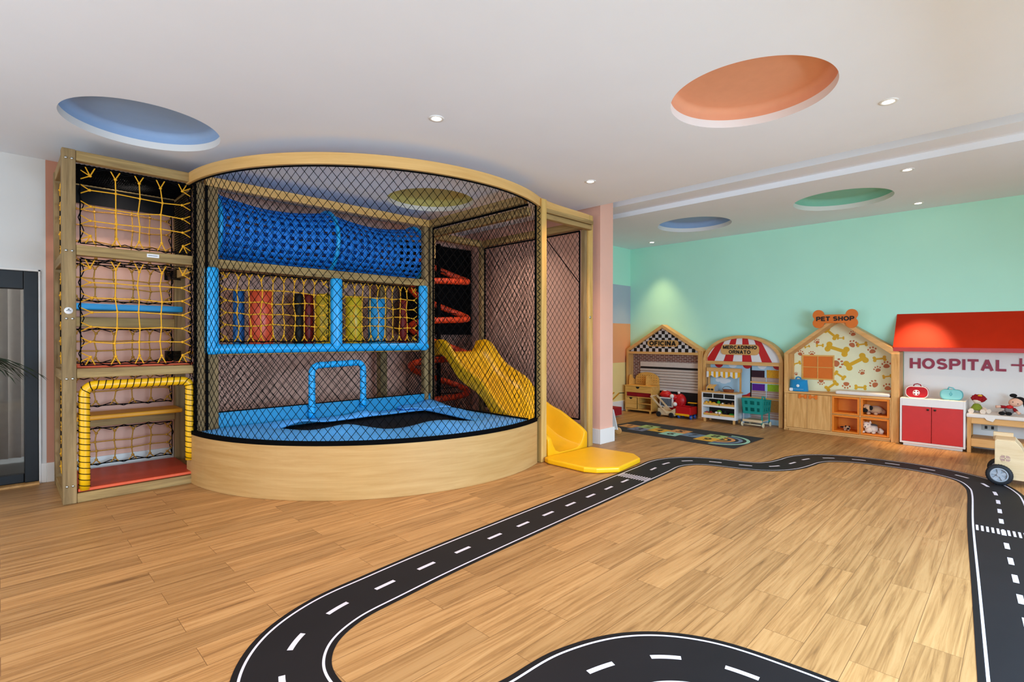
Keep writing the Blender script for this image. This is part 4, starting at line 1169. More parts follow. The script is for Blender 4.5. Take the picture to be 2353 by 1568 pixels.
# printed back
BXp = XM-.024
mb = MB(); mb.prism([(2.345, .55), (1.158, .55), (1.158, 1.11), (ym, apz-.02), (2.345, 1.085)], BXp, BXp+.003, m=0)
def bone(y, z, L, ang, s=1.0):
    ca, sa = math.cos(ang), math.sin(ang); hw, hh = L/2, L*.25*s; r = hh*.52; out = []
    for sx_, sy_ in ((1, 1), (1, -1), (-1, -1), (-1, 1)):
        lo, hi = {(1, 1): (198, -45), (1, -1): (45, -198), (-1, -1): (18, -225), (-1, 1): (225, -18)}[sx_, sy_]
        for i in range(9):
            a = math.radians(lo+(hi-lo)*i/8); u = sx_*(hw-r)+r*math.cos(a); v = sy_*(hh-r)+r*math.sin(a)
            out.append((y-(u*ca-v*sa), z+u*sa+v*ca))
    return out
_lift = [0]
def bone_pr(mb, *a, m=1, x1=BXp, **k):
    _lift[0] += .00007; x0 = BXp-.001-_lift[0]
    mb.prism(bone(*a, **k), x0, x1, m=m)
def roof_z(y): return 1.53-.45*abs(y-1.762)/.583
for y, z, L, ang in ((1.879, 1.393, .2, -.75), (2.018, 1.201, .1, 0), (1.766, 1.305, .09, 0), (2.179, 1.213, .075, .3), (1.81, 1.151, .29, -.33), (1.589, .983, .29, .55), (2.315, .936, .12, .3),
                     (1.775, .791, .155, -.6), (1.873, .640, .18, .7), (1.325, 1.032, .15, .15), (1.534, .642, .14, 0), (1.24, .804, .11, .2), (1.521, 1.22, .13, .15)):
    bone_pr(mb, y, min(z, roof_z(y)-L*.36), L, ang)
def paw_pr(y, z, s, ang):
    ca, sa = math.cos(ang), math.sin(ang); _lift[0] += .00007; xp_ = BXp-.001-_lift[0]
    def lc(u, v): return (y-(u*ca-v*sa), z+u*sa+v*ca)
    mb.prism([lc(s*.34*math.cos(a)*(1.0-.25*math.sin(a)), s*.28*math.sin(a)-s*.1) for a in [2*PI*i/16 for i in range(16)]], xp_, BXp, m=2)
    for u, v in ((-.42, .18), (-.16, .40), (.16, .40), (.42, .18)):
        mb.prism([lc(s*(u+.10*math.cos(a)), s*(v+.13*math.sin(a))) for a in [2*PI*i/10 for i in range(10)]], xp_, BXp, m=2)
for y, z, s, ang in ((2.053, 1.304, .075, .5), (2.264, 1.155, .085, -.4), (2.118, 1.077, .08, 0), (1.80, .955, .13, -1.4), (1.623, 1.365, .08, .3), (1.625, 1.221, .105, -.6), (1.405, 1.139, .1, .2),
                     (1.251, .951, .1, .1), (1.345, .891, .085, .4), (1.517, .842, .075, .4), (1.697, .665, .1, 3.14), (1.382, .694, .105, .9), (1.235, .662, .1, 0), (2.0, .690, .085, 3.14), (2.32, .783, .05, .3)):
    paw_pr(y, min(z, roof_z(y)-s*.7), s, ang)
mb.build('printed_back', ['pale', 'bone', 'paw'], pet)
# window
wn = MB()
for a in ((2.245, 2.225), (2.048, 2.036), (1.858, 1.838)): wn.box(BXp-.014, BXp, a[0], a[1], .715, 1.065)
for a in ((.715, .735), (.885, .897), (1.045, 1.065)): wn.box(BXp-.014, BXp, 1.838, 2.245, a[0], a[1])
wo = wn.build('toy_window', 'beech', pet, .002); MB().box(BXp-.005, BXp-.0015, 1.85, 2.235, .725, 1.055).build('pane', 'sign_o', wo)
# bone sign
def big_bone(yc, zc, hw, hh):
    r = hh*.56; P_ = []
    for sx_, sy_ in ((1, 1), (1, -1), (-1, -1), (-1, 1)):
        cy_, cz_ = sx_*(hw-r), sy_*(hh-r)
        lo, hi = {(1, 1): (178, -45), (1, -1): (45, -178), (-1, -1): (-2, -225), (-1, 1): (225, 2)}[sx_, sy_]
        for i in range(13):
            a = math.radians(lo+(hi-lo)*i/12); P_.append((yc-(cy_+r*math.cos(a)), zc+cz_+r*math.sin(a)))
    return P_
sb = MB().prism(big_bone(1.770, 1.562, .262, .124), XF-.035, XF-.005).build('bone_sign', 'sign_o', pet, .003)
text_fit(MB(), 'PET SHOP', 1.985, 1.548, 1.535, 1.592, XF-.035, .006, wt=.25).build('lettering', 'ink', sb)
# cabinet
mb = MB(); mb.box(XPf, XM-.02, R_+.085, 2.392, .53, .556); mb.build('counter_top', 'oak_y', pet, .003)
MB().box(XPf+.025, XM-.03, 1.165, 2.34, 0, .05).build('plinth', 'oak_y', pet)
mb = MB(); mb.box(XPf+.002, XM-.03, 2.36, 2.388, .03, .53); mb.box(XPf+.002, XM-.03, 1.80, 1.812, .03, .53); mb.box(XPf+.002, XM-.03, 1.16, 1.172, .03, .53)
mb.box(XPf+.002, XM-.03, 1.16, 2.388, .03, .048); mb.box(XM-.05, XM-.03, 1.17, 2.38, .05, .53)
mb.box(XPf+.002, XM-.05, 1.478, 1.488, .05, .53); mb.box(XPf+.002, XM-.05, 1.17, 1.80, .282, .292)
mb.build('carcass', 'oak_y', pet, .002)
for y0, y1, yh in ((2.10, 2.358, 2.152), (1.815, 2.097, 2.022)):
    dr = MB().box(XPf-.002, XPf+.016, y0, y1, .052, .526).build('cabinet_door', 'oak_z', pet, .002)
    h = MB(); h.prism(bone(yh, .495, .105, 0, s=1.15), XPf-.02, XPf-.002); h.build('bone_handle', 'sign_o', dr, .002)
for y0, y1, z0, z1 in ((1.491, 1.798, .295, .527), (1.175, 1.475, .295, .527), (1.491, 1.798, .052, .279), (1.175, 1.475, .052, .279)):
    w_ = .022; mb = MB()
    mb.box(XPf-.002, XM-.06, y0, y0+w_, z0, z1); mb.box(XPf-.002, XM-.06, y1-w_, y1, z0, z1)
    mb.box(XPf-.002, XM-.06, y0+w_, y1-w_, z0, z0+w_); mb.box(XPf-.002, XM-.06, y0+w_, y1-w_, z1-w_, z1)
    mb.box(XM-.07, XM-.06, y0, y1, z0, z1)
    mb.build('cubby', 'cub', pet, .002)

# cushion and vet bag on the counter
mb = MB().box(XPf+.002, 8.15, 1.168, 1.765, .557, .604)
tag(mb.build('bench_cushion', 'cushion', None, .02, 4), 'off white padded cushion on the pet shop counter', 'cushion')
vb = thing('vet_bag', 'blue plush vet bag with a white round emblem on the pet shop counter', 'bag', (8.0, 2.20, .557))
MB().grid(lambda a, b: (7.99+.075*math.cos(2*PI*a)*(1-.25*b), 2.235+.125*math.sin(2*PI*a)*(1-.12*b)-.0, .558+.15*b-.012*b*math.cos(4*PI*a)), 28, 8).build('bag_body', 'bag_b', vb)
MB().ell((7.99, 2.235, .70), (.06, .112, .026), 20, 8).build('bag_top', 'bag_b', vb)
MB().tube([(7.98, 2.27, .71), (7.975, 2.26, .745), (7.975, 2.235, .755), (7.975, 2.21, .745), (7.98, 2.20, .71)], .010, 8).build('handle', 'bag_b', vb)
MB().lathe([(.02, 0), (.001, -.004)], (7.917, 2.225, .635), 'x', 20).build('emblem', 'cloud', vb)
mb = MB()
for k in range(9): mb.box(7.912, 7.916, 2.31-.018*k, 2.302-.018*k, .585, .590)
mb.build('stitching', 'cloud', vb)
tag(MB().prism(rrect(2.29, 2.338, .557, .60, .012), 7.92, 7.935).build('paper_pad', 'cloud', None, .004), 'white folded paper tucked beside the blue vet bag', 'paper')

# plush animals in the cubbies
pg = thing('plush_pug', 'fawn plush pug with a black mask in the upper right orange cubby', 'plush toy', (7.98, 1.39, .318))
b = MB(); b.ell((8.04, 1.345, .372), (.075, .085, .052), 18, 10); b.ell((7.96, 1.425, .395), (.055, .06, .05), 18, 10)
b.ell((7.94, 1.325, .332), (.03, .022, .016), 10, 6); b.ell((7.93, 1.40, .332), (.04, .022, .015), 10, 6); b.ell((8.05, 1.26, .35), (.03, .03, .03), 10, 6)
b.build('body', 'fawn', pg)
MB().ell((7.917, 1.44, .372), (.03, .038, .03), 14, 8).build('muzzle', 'blackpl', pg)
for y, dz in ((1.375, 0), (1.462, .012)): MB().ell((7.935, y, .402+dz), (.022, .022, .03), 10, 6).build('ear', 'blackpl', pg)
mb = MB(); mb.ell((7.91, 1.425, .402), (.007, .007, .007), 8, 5); mb.ell((7.915, 1.455, .404), (.007, .007, .007), 8, 5); mb.build('eye', 'ink', pg)
sp_ = thing('plush_puppy', 'tiny fawn and black plush puppy in the lower left orange cubby', 'plush toy', (7.98, 1.65, .075))
b = MB(); b.ell((7.985, 1.65, .104), (.04, .042, .028), 16, 9); b.ell((7.955, 1.635, .112), (.024, .026, .024), 14, 8)
for y in (1.625, 1.665): b.ell((7.95, y, .083), (.02, .012, .009), 8, 5)
b.build('body', 'fawn', sp_); MB().ell((7.935, 1.625, .105), (.014, .016, .014), 10, 6).build('muzzle', 'blackpl', sp_)
MB().ell((7.985, 1.70, .112), (.008, .03, .010), 10, 6).build('tail', 'blackpl', sp_)
for y in (1.615, 1.655): MB().ell((7.95, y, .130), (.008, .010, .014), 8, 5).build('ear', 'blackpl', sp_)
hk = thing('plush_husky', 'cream plush husky lying in the lower right orange cubby', 'plush toy', (7.98, 1.38, .075))
b = MB(); b.ell((8.02, 1.37, .125), (.07, .062, .052), 18, 10); b.ell((7.955, 1.425, .172), (.045, .05, .045), 18, 10)
b.ell((7.915, 1.425, .155), (.025, .03, .022), 12, 7)
b.ell((7.93, 1.455, .088), (.045, .02, .014), 10, 6); b.ell((7.93, 1.345, .088), (.05, .022, .014), 10, 6); b.ell((7.95, 1.40, .115), (.035, .045, .04), 14, 8)
b.build('body', 'creampl', hk)
mb = MB()
for y in (1.46, 1.385):
    mb.lathe([(.016, 0), (.010, .018), (.001, .036)], (7.955, y, .20), 'z', 10); mb.build('ear', 'creampl', hk); mb = MB()
MB().ell((8.04, 1.37, .165), (.06, .05, .022), 14, 8).build('saddle', 'greypl', hk)
MB().tube([(8.03, 1.31, .09), (8.0, 1.275, .085), (7.98, 1.265, .11), (7.985, 1.29, .145)], [.02, .028, .026, .008], 10).build('tail', 'creampl', hk)
mb = MB(); mb.ell((7.912, 1.447, .185), (.006, .007, .006), 8, 5); mb.ell((7.914, 1.402, .185), (.006, .007, .006), 8, 5); mb.build('eye', 'greypl', hk)
MB().ell((7.891, 1.427, .158), (.007, .010, .007), 8, 5).build('nose', 'blackpl', hk)

# ---- hospital corner
hb = MB().box(XM-.012, XM-.002, -.9, 1.07, .0, 1.32).build('hospital_back_panel', 'white'); tag(hb, 'plain white panel on the mint wall behind the hospital corner', 'wall panel')
aw = thing('awning', 'red sloping awning over the HOSPITAL lettering', 'awning', (8.05, .2, 1.4))
MB().prism([(XM-.003, 1.615), (XM-.003, 1.57), (7.915, 1.165), (7.90, 1.192)], 1.145, -.9, 'xz').build('canopy', 'awning', aw, .002)
MB().box(7.895, 7.93, -.9, 1.14, 1.14, 1.19).build('valance', 'awnedge', aw, .002)
hs = MB()
text_fit(hs, 'HOSPITAL', 1.005, .125, .922, 1.051, XM-.013, .012, wt=.225)
hs.box(XM-.025, XM-.013, -.07, .085, .985, 1.008); hs.box(XM-.0255, XM-.013, -.004, .018, .92, 1.075)
tag(hs.build('wall_lettering', 'plum', None), 'plum HOSPITAL letters and cross on the white wall panel', 'lettering')
hc_ = thing('hospital_cabinet', 'white toy cabinet with two red doors against the white wall', 'cabinet', (7.98, .755, 0))
Xc = 7.795
mb = MB(); mb.box(Xc, XM-.02, 1.036, 1.056, .03, .575); mb.box(Xc, XM-.02, .452, .472, .03, .575); mb.box(Xc, XM-.02, .472, 1.036, .03, .052); mb.box(Xc, XM-.02, .472, 1.036, .483, .503)
mb.box(Xc, Xc+.012, .472, 1.036, .483, .575); mb.box(Xc+.012, XM-.02, .472, 1.036, .559, .575); mb.box(XM-.03, XM-.02, .47, 1.04, .03, .57); mb.build('carcass', 'white', hc_, .002)
MB().box(Xc+.02, XM-.03, .478, 1.025, 0, .03).build('plinth', 'white', hc_)
for y0, y1, yk in ((.757, 1.034, .788), (.474, .753, .722)):
    dr = MB().box(Xc-.003, Xc+.014, y0, y1, .054, .481).build('cabinet_door', 'redlam', hc_, .002)
    MB().lathe([(.004, 0), (.005, -.008), (.012, -.012), (.011, -.018), (.001, -.020)], (Xc-.003, yk, .452), 'x', 16).build('knob', 'ink', dr)
def case(name, lab, x, y, z, w, h, t, m, cat):
    o = thing(name, lab, cat, (x, y, z))
    P_ = rrect(y-w/2, y+w/2, z, z+h, h*.42)
    MB().prism(P_, x-t/2, x+t/2).build('case_body', m, o, .012, 3); return o, P_
o, P_ = case('first_aid_bag', 'red felt first aid bag with a white cross on the hospital cabinet', 7.94, .905, .577, .215, .135, .09, 'bag_r', 'bag')
MB().tube([(7.94, .945, .70), (7.94, .935, .735), (7.94, .905, .745), (7.94, .875, .735), (7.94, .862, .70)], .006, 8).build('handle', 'darkred', o)
MB().lathe([(.034, 0), (.034, -.002), (.001, -.002)], (7.894, .91, .638), 'x', 26).build('emblem', 'cloud', o)
mb = MB(); mb.lathe([(.029, 0), (.001, -.001)], (7.8915, .91, .638), 'x', 26, 1); mb.box(7.889, 7.8905, .901, .919, .610, .666); mb.box(7.889, 7.8905, .882, .938, .629, .647); mb.build('cross', ['cloud', 'darkred'], o)
MB().tube([(7.896, a, b) for a, b in P_], .0035, 6, closed=True).build('piping', 'cloud', o)
o, P_ = case('doctor_bag', 'aqua felt doctor bag on the hospital cabinet beside the red bag', 7.95, .585, .577, .205, .12, .085, 'bag_t', 'bag')
MB().tube([(7.95, .62, .695), (7.95, .61, .722), (7.95, .575, .715), (7.95, .555, .692)], .008, 8).build('handle', 'bag_t', o)
mb = MB(); mb.tube([(7.906, .59+.012*math.cos(a), .645+.012*math.sin(a)) for a in [i*PI/8 for i in range(16)]], .0025, 5, closed=True); mb.box(7.904, 7.907, .583, .597, .622, .626); mb.box(7.904, 7.907, .583, .597, .668, .673); mb.build('emblem', 'teal_d', o)
MB().tube([(7.908, a, b) for a, b in P_], .002, 5, closed=True).build('seam', 'teal_d', o)

bn = thing('hospital_bed', 'low oak toy bed with white mattress right of the red doored cabinet', 'toy bed', (7.98, -.05, 0))
for y in (.405, -.60):
    for x in (7.80, 8.12): MB().box(x, x+.035, y, y+.035, 0, .405).build('leg', 'oak_z', bn, .002)
MB().box(7.80, 7.825, -.565, .405, .335, .402).build('side_rail', 'oak_y', bn, .002); MB().box(8.13, 8.155, -.565, .405, .335, .402).build('side_rail', 'oak_y', bn, .002)
MB().box(7.80, 8.155, -.565, .405, .075, .165).build('lower_shelf', 'oak_y', bn, .002)
MB().box(7.79, 8.16, -.61, .447, .402, .447).build('mattress', 'cushion', bn, .012, 3)
MB().add([(7.786, .30, .42), (7.786, .20, .415), (7.784, .225, .372), (7.784, .275, .388)], [(0, 1, 2, 3)]).build('sheet_corner', 'cushion', bn, solid=.003)
tag(MB().box(8.184, 8.188, .195, .335, .222, .290).box(8.180, 8.187, .282, .306, .238, .274, 1).box(8.180, 8.187, .226, .250, .238, .274, 1).build('wall_socket', ['socket', 'ink'], None, .001), 'grey wall plate with two black sockets under the toy bed', 'socket')

# rag dolls on the bed
dl = thing('rag_doll', 'rag doll with crimson wool hair and green dress sitting on the toy bed', 'doll', (7.95, .395, .447))
b = MB(); b.ell((7.96, .40, .515), (.035, .038, .05), 14, 8); b.ell((7.955, .395, .585), (.038, .042, .036), 16, 9); b.build('body', 'creampl', dl)
for y, ty in ((.43, .445), (.365, .345)): MB().tube([(7.95, y, .47), (7.90, ty, .475), (7.865, ty, .468)], [.022, .022, .026], 10).build('leg', 'creampl', dl)
MB().tube([(7.93, .345, .51), (7.92, .315, .478), (7.90, .295, .475)], [.016, .018, .026], 10).build('arm', 'creampl', dl)
MB().lathe([(.02, .552), (.032, .54), (.05, .505), (.058, .478), (.045, .476)], (7.955, .40, 0), 'z', 18).build('dress', 'greenpl', dl)
mb = MB(); r_ = random.Random(5)
mb.ell((7.966, .385, .608), (.052, .066, .048), 16, 9)
for k in range(26):
    a = r_.uniform(0, 2*PI); e = r_.uniform(-.2, 1.2); mb.ell((7.96+.05*math.cos(a)*math.cos(e), .385+.06*math.sin(a)*math.cos(e), .606+.044*math.sin(e)), (.014, .014, .012), 6, 4)
mb.build('hair', 'darkred', dl); MB().ell((7.925, .372, .645), (.014, .022, .012), 10, 6).build('hair_flower', 'bone', dl)
for c_ in dl.children: c_.location.y -= .035
d2 = thing('rag_doll_with_bun', 'pale faced rag doll with black bun and grey dress slumped on the toy bed', 'doll', (7.95, .10, .447))
Rm = Matrix.Rotation(-.35, 3, 'X')
MB().ell((7.955, .095, .505), (.035, .045, .05), 14, 8).build('body', 'greych', d2)
MB().ell((7.945, .095, .535), (.032, .034, .022), 12, 7).build('collar', 'red', d2)
MB().ell((7.95, .045, .592), (.045, .062, .048), 18, 10, R=Rm).build('head', 'skin', d2)
mb = MB(); mb.ell((7.965, .033, .605), (.046, .068, .046), 18, 10, R=Rm); mb.ell((7.975, .065, .664), (.024, .032, .022), 14, 8); mb.tube([(7.965, -.01, .62), (7.962, -.03, .58), (7.955, -.028, .535)], [.022, .02, .008], 10); mb.build('hair', 'blackpl', d2)
mb = MB(); mb.ell((7.907, .068, .598), (.004, .005, .005), 8, 5); mb.ell((7.907, .028, .58), (.004, .005, .005), 8, 5); mb.build('eye', 'ink', d2)
for p, q, e in (((7.94, .13, .533), (7.925, .165, .535), (7.915, .205, .533)), ((7.94, .06, .52), (7.92, .04, .495), (7.905, .012, .47))):
    ar_ = MB().tube([p, q], [.016, .017], 10).build('sleeve', 'darkred', d2); MB().tube([q, e], [.012, .016], 10).build('hand', 'skin', ar_)
for y in (.155, .10): MB().ell((7.885, y, .467), (.03, .028, .02), 12, 7).build('shoe', 'blackpl', d2)
for y in (.14, .10): MB().tube([(7.94, y, .475), (7.90, y+.005, .470)], [.02, .018], 10).build('leg', 'greych', d2)
tag(MB().ell((7.92, -.052, .473), (.025, .025, .025), 12, 8).build('dark_ball', 'greypl'), 'small dark ball on the toy bed right of the bun doll', 'ball')
# ================================================================== toys in front of the workshop
wb = thing('toy_workbench', 'beech toy workbench with pegboard back and cubbies at the workshop playhouse', 'toy workbench', (8.0, 4.74, 0))
a0_, a1_ = 4.475, 5.002; Xw = 7.87
mb = MB(); mb.box(Xw, 8.15, a1_-.018, a1_, .04, .455); mb.box(Xw, 8.15, a0_, a0_+.018, .04, .455); mb.box(Xw, 8.15, a0_, a1_, .04, .062); mb.box(8.135, 8.15, a0_, a1_, .04, .455)
mb.box(Xw, 8.14, a0_, a1_, .262, .278); mb.box(Xw, 8.14, 4.735, 4.75, .05, .27); mb.box(Xw, 8.14, a0_, 4.74, .155, .168)
mb.build('carcass', 'beech', wb, .002)
MB().box(Xw-.01, 8.155, a0_-.008, a1_+.008, .455, .472).build('worktop', 'beech', wb, .002)
d_ = MB().box(Xw-.006, Xw+.01, a0_+.006, a1_-.006, .352, .452).build('drawer_front', 'beech', wb, .002)
MB().prism(arc(4.745, .4525, .035, PI, 2*PI, 10), Xw-.008, Xw-.004).build('pull_slot', 'ink', d_)
MB().box(Xw+.03, Xw+.04, a0_+.02, a1_-.02, .28, .35).build('tray_back', 'darkred', wb)
d_ = MB().box(Xw-.006, Xw+.01, 4.765, a1_-.012, .068, .258).build('cupboard_door', 'beech', wb, .002)
MB().prism(arc(4.88, .2585, .03, PI, 2*PI, 10), Xw-.008, Xw-.004).build('pull_slot', 'ink', d_)
for x in (7.875, 8.11):
    for y in (4.495, 4.965): MB().box(x, x+.03, y, y+.03, 0, .04).build('leg', 'beech', wb, .002)
pb = MB().prism([(a0_+.0, .472)]+[(4.71-.235*math.cos(t), .575+.125*math.sin(t)) for t in [i*PI/16 for i in range(17)]]+[(4.945, .472)], 8.12, 8.135).build('pegboard', 'beech', wb, .002)
mb = MB()
for i in range(-4, 5):
    for j in range(4): mb.lathe([(.006, 0), (.001, -.001)], (8.12, 4.71+i*.045, .52+j*.04), 'x', 8)
mb.build('peg_hole', 'dark', pb)
for y, m in ((4.955, 'oak_z'), (4.62, 'oak_z')):
    MB().prism([(8.12, .472), (7.93, .472), (7.93, .53)]+[(7.99+.05*math.cos(t), .60+.05*math.sin(t)) for t in [PI-i*PI/8 for i in range(9)]]+[(8.12, .56)], y-.006, y+.006, 'xz').build('bracket', 'beech', wb, .002)

pc = thing('push_cart', 'pale wooden push cart with two slanted bars and black wheels beside the toy workbench', 'push cart', (7.86, 4.15, 0))
mb = MB(); mb.prism([(4.30, .045), (4.30, .14), (4.22, .145), (4.16, .105), (4.07, .10), (4.015, .15), (4.0, .15), (4.0, .03), (4.26, .03)], 7.795, 7.81)
mb.prism([(4.30, .045), (4.30, .14), (4.22, .145), (4.16, .105), (4.07, .10), (4.015, .15), (4.0, .15), (4.0, .03), (4.26, .03)], 7.97, 7.985)
mb.box(7.81, 7.97, 4.01, 4.30, .035, .05); mb.box(7.81, 7.97, 4.0, 4.012, .03, .15); mb.build('cart_tray', 'palewood', pc, .002)
for x in (7.788, 7.978): MB().beam((x, 4.13, .055), (x, 4.43, .33), .012, .028).build('handle_bar', 'palewood', pc, .002)
MB().cyl((7.788, 4.425, .325), (7.978, 4.425, .325), .011, 12).build('handle', 'palewood', pc)
for x in (7.775, 7.99):
    for y in (4.275, 4.05): MB().tube([(x-.012, y, .042), (x-.008, y, .042), (x+.008, y, .042), (x+.012, y, .042)], [.034, .042, .042, .034], 22).build('wheel', 'tyre', pc)

tk = thing('toy_truck', 'red toy truck with a yellow bumper and blue wheels by the workshop post', 'toy truck', (7.95, 3.86, 0))
mb = MB(); q0 = [(7.775, 3.985, .075), (7.775, 3.765, .075), (8.015, 3.735, .075), (8.015, 3.955, .075)]
mb.box(7.775, 8.015, 3.97, 3.985, .075, .19); mb.box(7.775, 8.015, 3.735, 3.75, .075, .19); mb.box(7.775, 7.79, 3.735, 3.985, .075, .19); mb.box(8.0, 8.015, 3.735, 3.985, .075, .19); mb.box(7.775, 8.015, 3.735, 3.985, .07, .085)
mb.build('truck_bed', 'truck', tk, .006)
MB().box(7.76, 7.80, 3.76, 3.99, .05, .082).build('bumper', 't_yel', tk, .004); MB().box(7.97, 8.015, 3.73, 3.88, .235, .25).build('roof_plate', 't_yel', tk, .003); MB().box(7.98, 8.0, 3.77, 3.84, .19, .235).build('roof_post', 'ink', tk)
for x in (7.83, 7.97):
    for y in (3.755, 3.96):
        w_ = MB().tube([(x, y-.014, .03), (x, y+.014, .03)], .03, 20).build('wheel', 't_blue', tk); MB().tube([(x, y-.016, .03), (x, y+.016, .03)], .010, 10).build('hub', 't_yel', w_)

tc_ = thing('toy_tractor', 'red rounded toy tractor with white grille and headlights behind the push cart', 'toy tractor', (8.08, 4.2, 0))
mb = MB(); mb.ell((8.07, 4.315, .335), (.085, .11, .055), 22, 12); mb.ell((8.07, 4.315, .375), (.06, .085, .03), 18, 8); mb.ell((8.09, 4.06, .25), (.07, .10, .12), 22, 12); mb.ell((8.08, 4.18, .30), (.07, .10, .055), 18, 9); mb.box(8.03, 8.15, 4.0, 4.40, .09, .24)
mb.build('body', 'red', tc_, .01)
mb = MB(); mb.box(8.0, 8.03, 4.20, 4.40, .275, .295); mb.box(8.0, 8.03, 4.155, 4.175, .13, .30); mb.box(8.0, 8.03, 4.17, 4.40, .13, .148); mb.box(8.0, 8.03, 4.385, 4.40, .13, .29); g_ = mb.build('grille', 'white', tc_, .003)
MB().box(8.018, 8.03, 4.17, 4.39, .145, .28).build('grille_back', 'ink', g_)
mb = MB()
for k in range(8): mb.box(8.008, 8.018, 4.185+k*.026, 4.193+k*.026, .145, .28)
mb.build('grille_bar', 'greybox', g_)
for y, z in ((4.165, .325), (4.11, .195)): MB().ell((7.99, y, z), (.03, .036, .036), 16, 10).build('headlight', 'white', tc_)
MB().ell((8.06, 4.075, .385), (.022, .022, .022), 12, 8).build('knob', 'white', tc_); MB().tube([(8.06, 4.33, .395), (8.06, 4.33, .41)], [.03, .03], 16).build('cap', 'white', tc_)
for y in (4.38, 4.04): MB().tube([(8.07, y-.02, .07), (8.05, y+.02, .07)], .07, 22).build('wheel', 'tyre', tc_)

ps = thing('push_toy', 'red and yellow toy wagon handle poking out behind the pink wall end', 'push toy', (6.95, 4.80, 0))
for y in (4.70, 4.80): MB().beam((7.0, y, .29), (7.02, y-.135, .425), .014, .03, up=(1, 0, 0)).build('handle_bar', 'yellow_sh', ps, .002)
MB().beam((7.02, 4.575, .42), (7.02, 4.475, .432), .012, .012).build('grip', 'ink', ps)
mb = MB(); mb.box(6.98, 7.02, 4.70, 4.72, .03, .29); mb.box(6.98, 7.3, 4.70, 4.92, .03, .16); mb.build('wagon_box', 'darkred', ps, .003)
wt = thing('white_push_toy', 'white wooden push toy with an orange wheel beside the pink wall end base', 'push toy', (5.72, 3.92, 0))
MB().prism([(3.865, .06), (3.99, .06), (3.99, .33), (3.935, .33)], 5.72, 5.735).build('side_board', 'white', wt, .003); MB().prism([(3.865, .06), (3.99, .06), (3.99, .33), (3.935, .33)], 5.90, 5.915).build('side_board', 'white', wt, .003)
MB().box(5.735, 5.90, 3.90, 3.99, .06, .075).build('floor_board', 'white', wt)
for x in (5.705, 5.92):
    for y in (3.865, 3.975): MB().tube([(x-.007, y, .046), (x+.007, y, .046)], .046, 22).build('wheel', 'oak_y', wt)

# ================================================================== market things
st = thing('market_stall', 'white toy market stall with oak worktop, produce trays and striped canopy', 'toy stall', (7.92, 3.3, 0))
X0s, X1s, b0, b1 = 7.795, 8.04, 3.035, 3.562
mb = MB(); mb.box(X0s, X1s, b1-.02, b1, .06, .455); mb.box(X0s, X1s, b0, b0+.02, .06, .455); mb.box(X0s, X1s, b0, b1, .06, .085); mb.box(X0s, X1s-.01, b0, b1, .235, .262); mb.box(X0s, X1s-.01, b0, b1, .365, .378)
for y in (3.385, 3.21): mb.box(X0s, X1s, y-.007, y+.007, .37, .455)
mb.box(X0s, X0s+.012, b0, b1, .443, .457); mb.box(X0s, X0s+.01, b0+.02, b1-.02, .085, .105); mb.build('carcass', 'white', st, .002)
MB().box(X1s-.012, X1s-.005, b0+.02, b1-.02, .085, .45).build('back_board', 'ink', st)
for y0, y1 in ((3.393, 3.54), (3.218, 3.377), (3.057, 3.202)): MB().box(X0s+.003, X0s+.012, y0, y1, .381, .441).build('chalk_drawer', 'ink', st, .002)
MB().box(X0s-.012, X1s+.01, b0-.012, b1+.012, .457, .473).build('worktop', 'oak_y', st, .002)
for x in (X0s+.005, X1s-.04):
    for y in (3.50, 3.05): MB().box(x, x+.03, y, y+.03, 0, .06).build('leg', 'oak_z', st, .002)
for z in (.105, .262):
    for y0, y1 in ((3.30, 3.535), (3.06, 3.285)):
        mb = MB(); mb.box(X0s+.015, X0s+.025, y0, y1, z, z+.032); mb.box(X0s+.015, X1s-.03, y0, y1, z, z+.006); mb.box(X0s+.015, X1s-.03, y0, y0+.006, z, z+.032); mb.box(X0s+.015, X1s-.03, y1-.006, y1, z, z+.032); mb.build('tray', 'beech', st, .001)
for y in (3.545, 3.055): MB().box(8.02, 8.045, y-.012, y+.012, .473, .80).build('canopy_post', 'oak_z', st, .002)
MB().box(7.975, 8.05, 3.035, 3.565, .775, .835).build('canopy_board', 'oak_y', st, .002)
mb = MB(); NSs = 14
for k in range(NSs):
    y0, y1 = 3.04+k*.523/NSs, 3.04+(k+1)*.523/NSs; ym_ = (y0+y1)/2
    def dep(y): f = ((y-3.04)/.523*3.5) % 1; return .715-.035*math.sin(PI*f)
    mb.prism([(y0, .775), (y0, dep(y0+1e-5)), (ym_, dep(ym_)), (y1, dep(y1-1e-5)), (y1, .775)], 7.972, 7.976, m=k % 2)
mb.build('scalloped_valance', ['t_yel', 'stripew'], st)
mb = MB()
mb = MB()
for y, z, a, b, k in ((3.46, .63, .045, .032, 0), (3.39, .645, .06, .042, 1), (3.31, .625, .05, .03, 2), (3.37, .60, .06, .026, 3)):
    mb.prism([(y+a*math.cos(t), z+b*math.sin(t)) for t in [i*PI/12 for i in range(24)]], XM-.0245-k*.0004, XM-.0235)
mb.build('printed_cloud', 'cloud', mk)
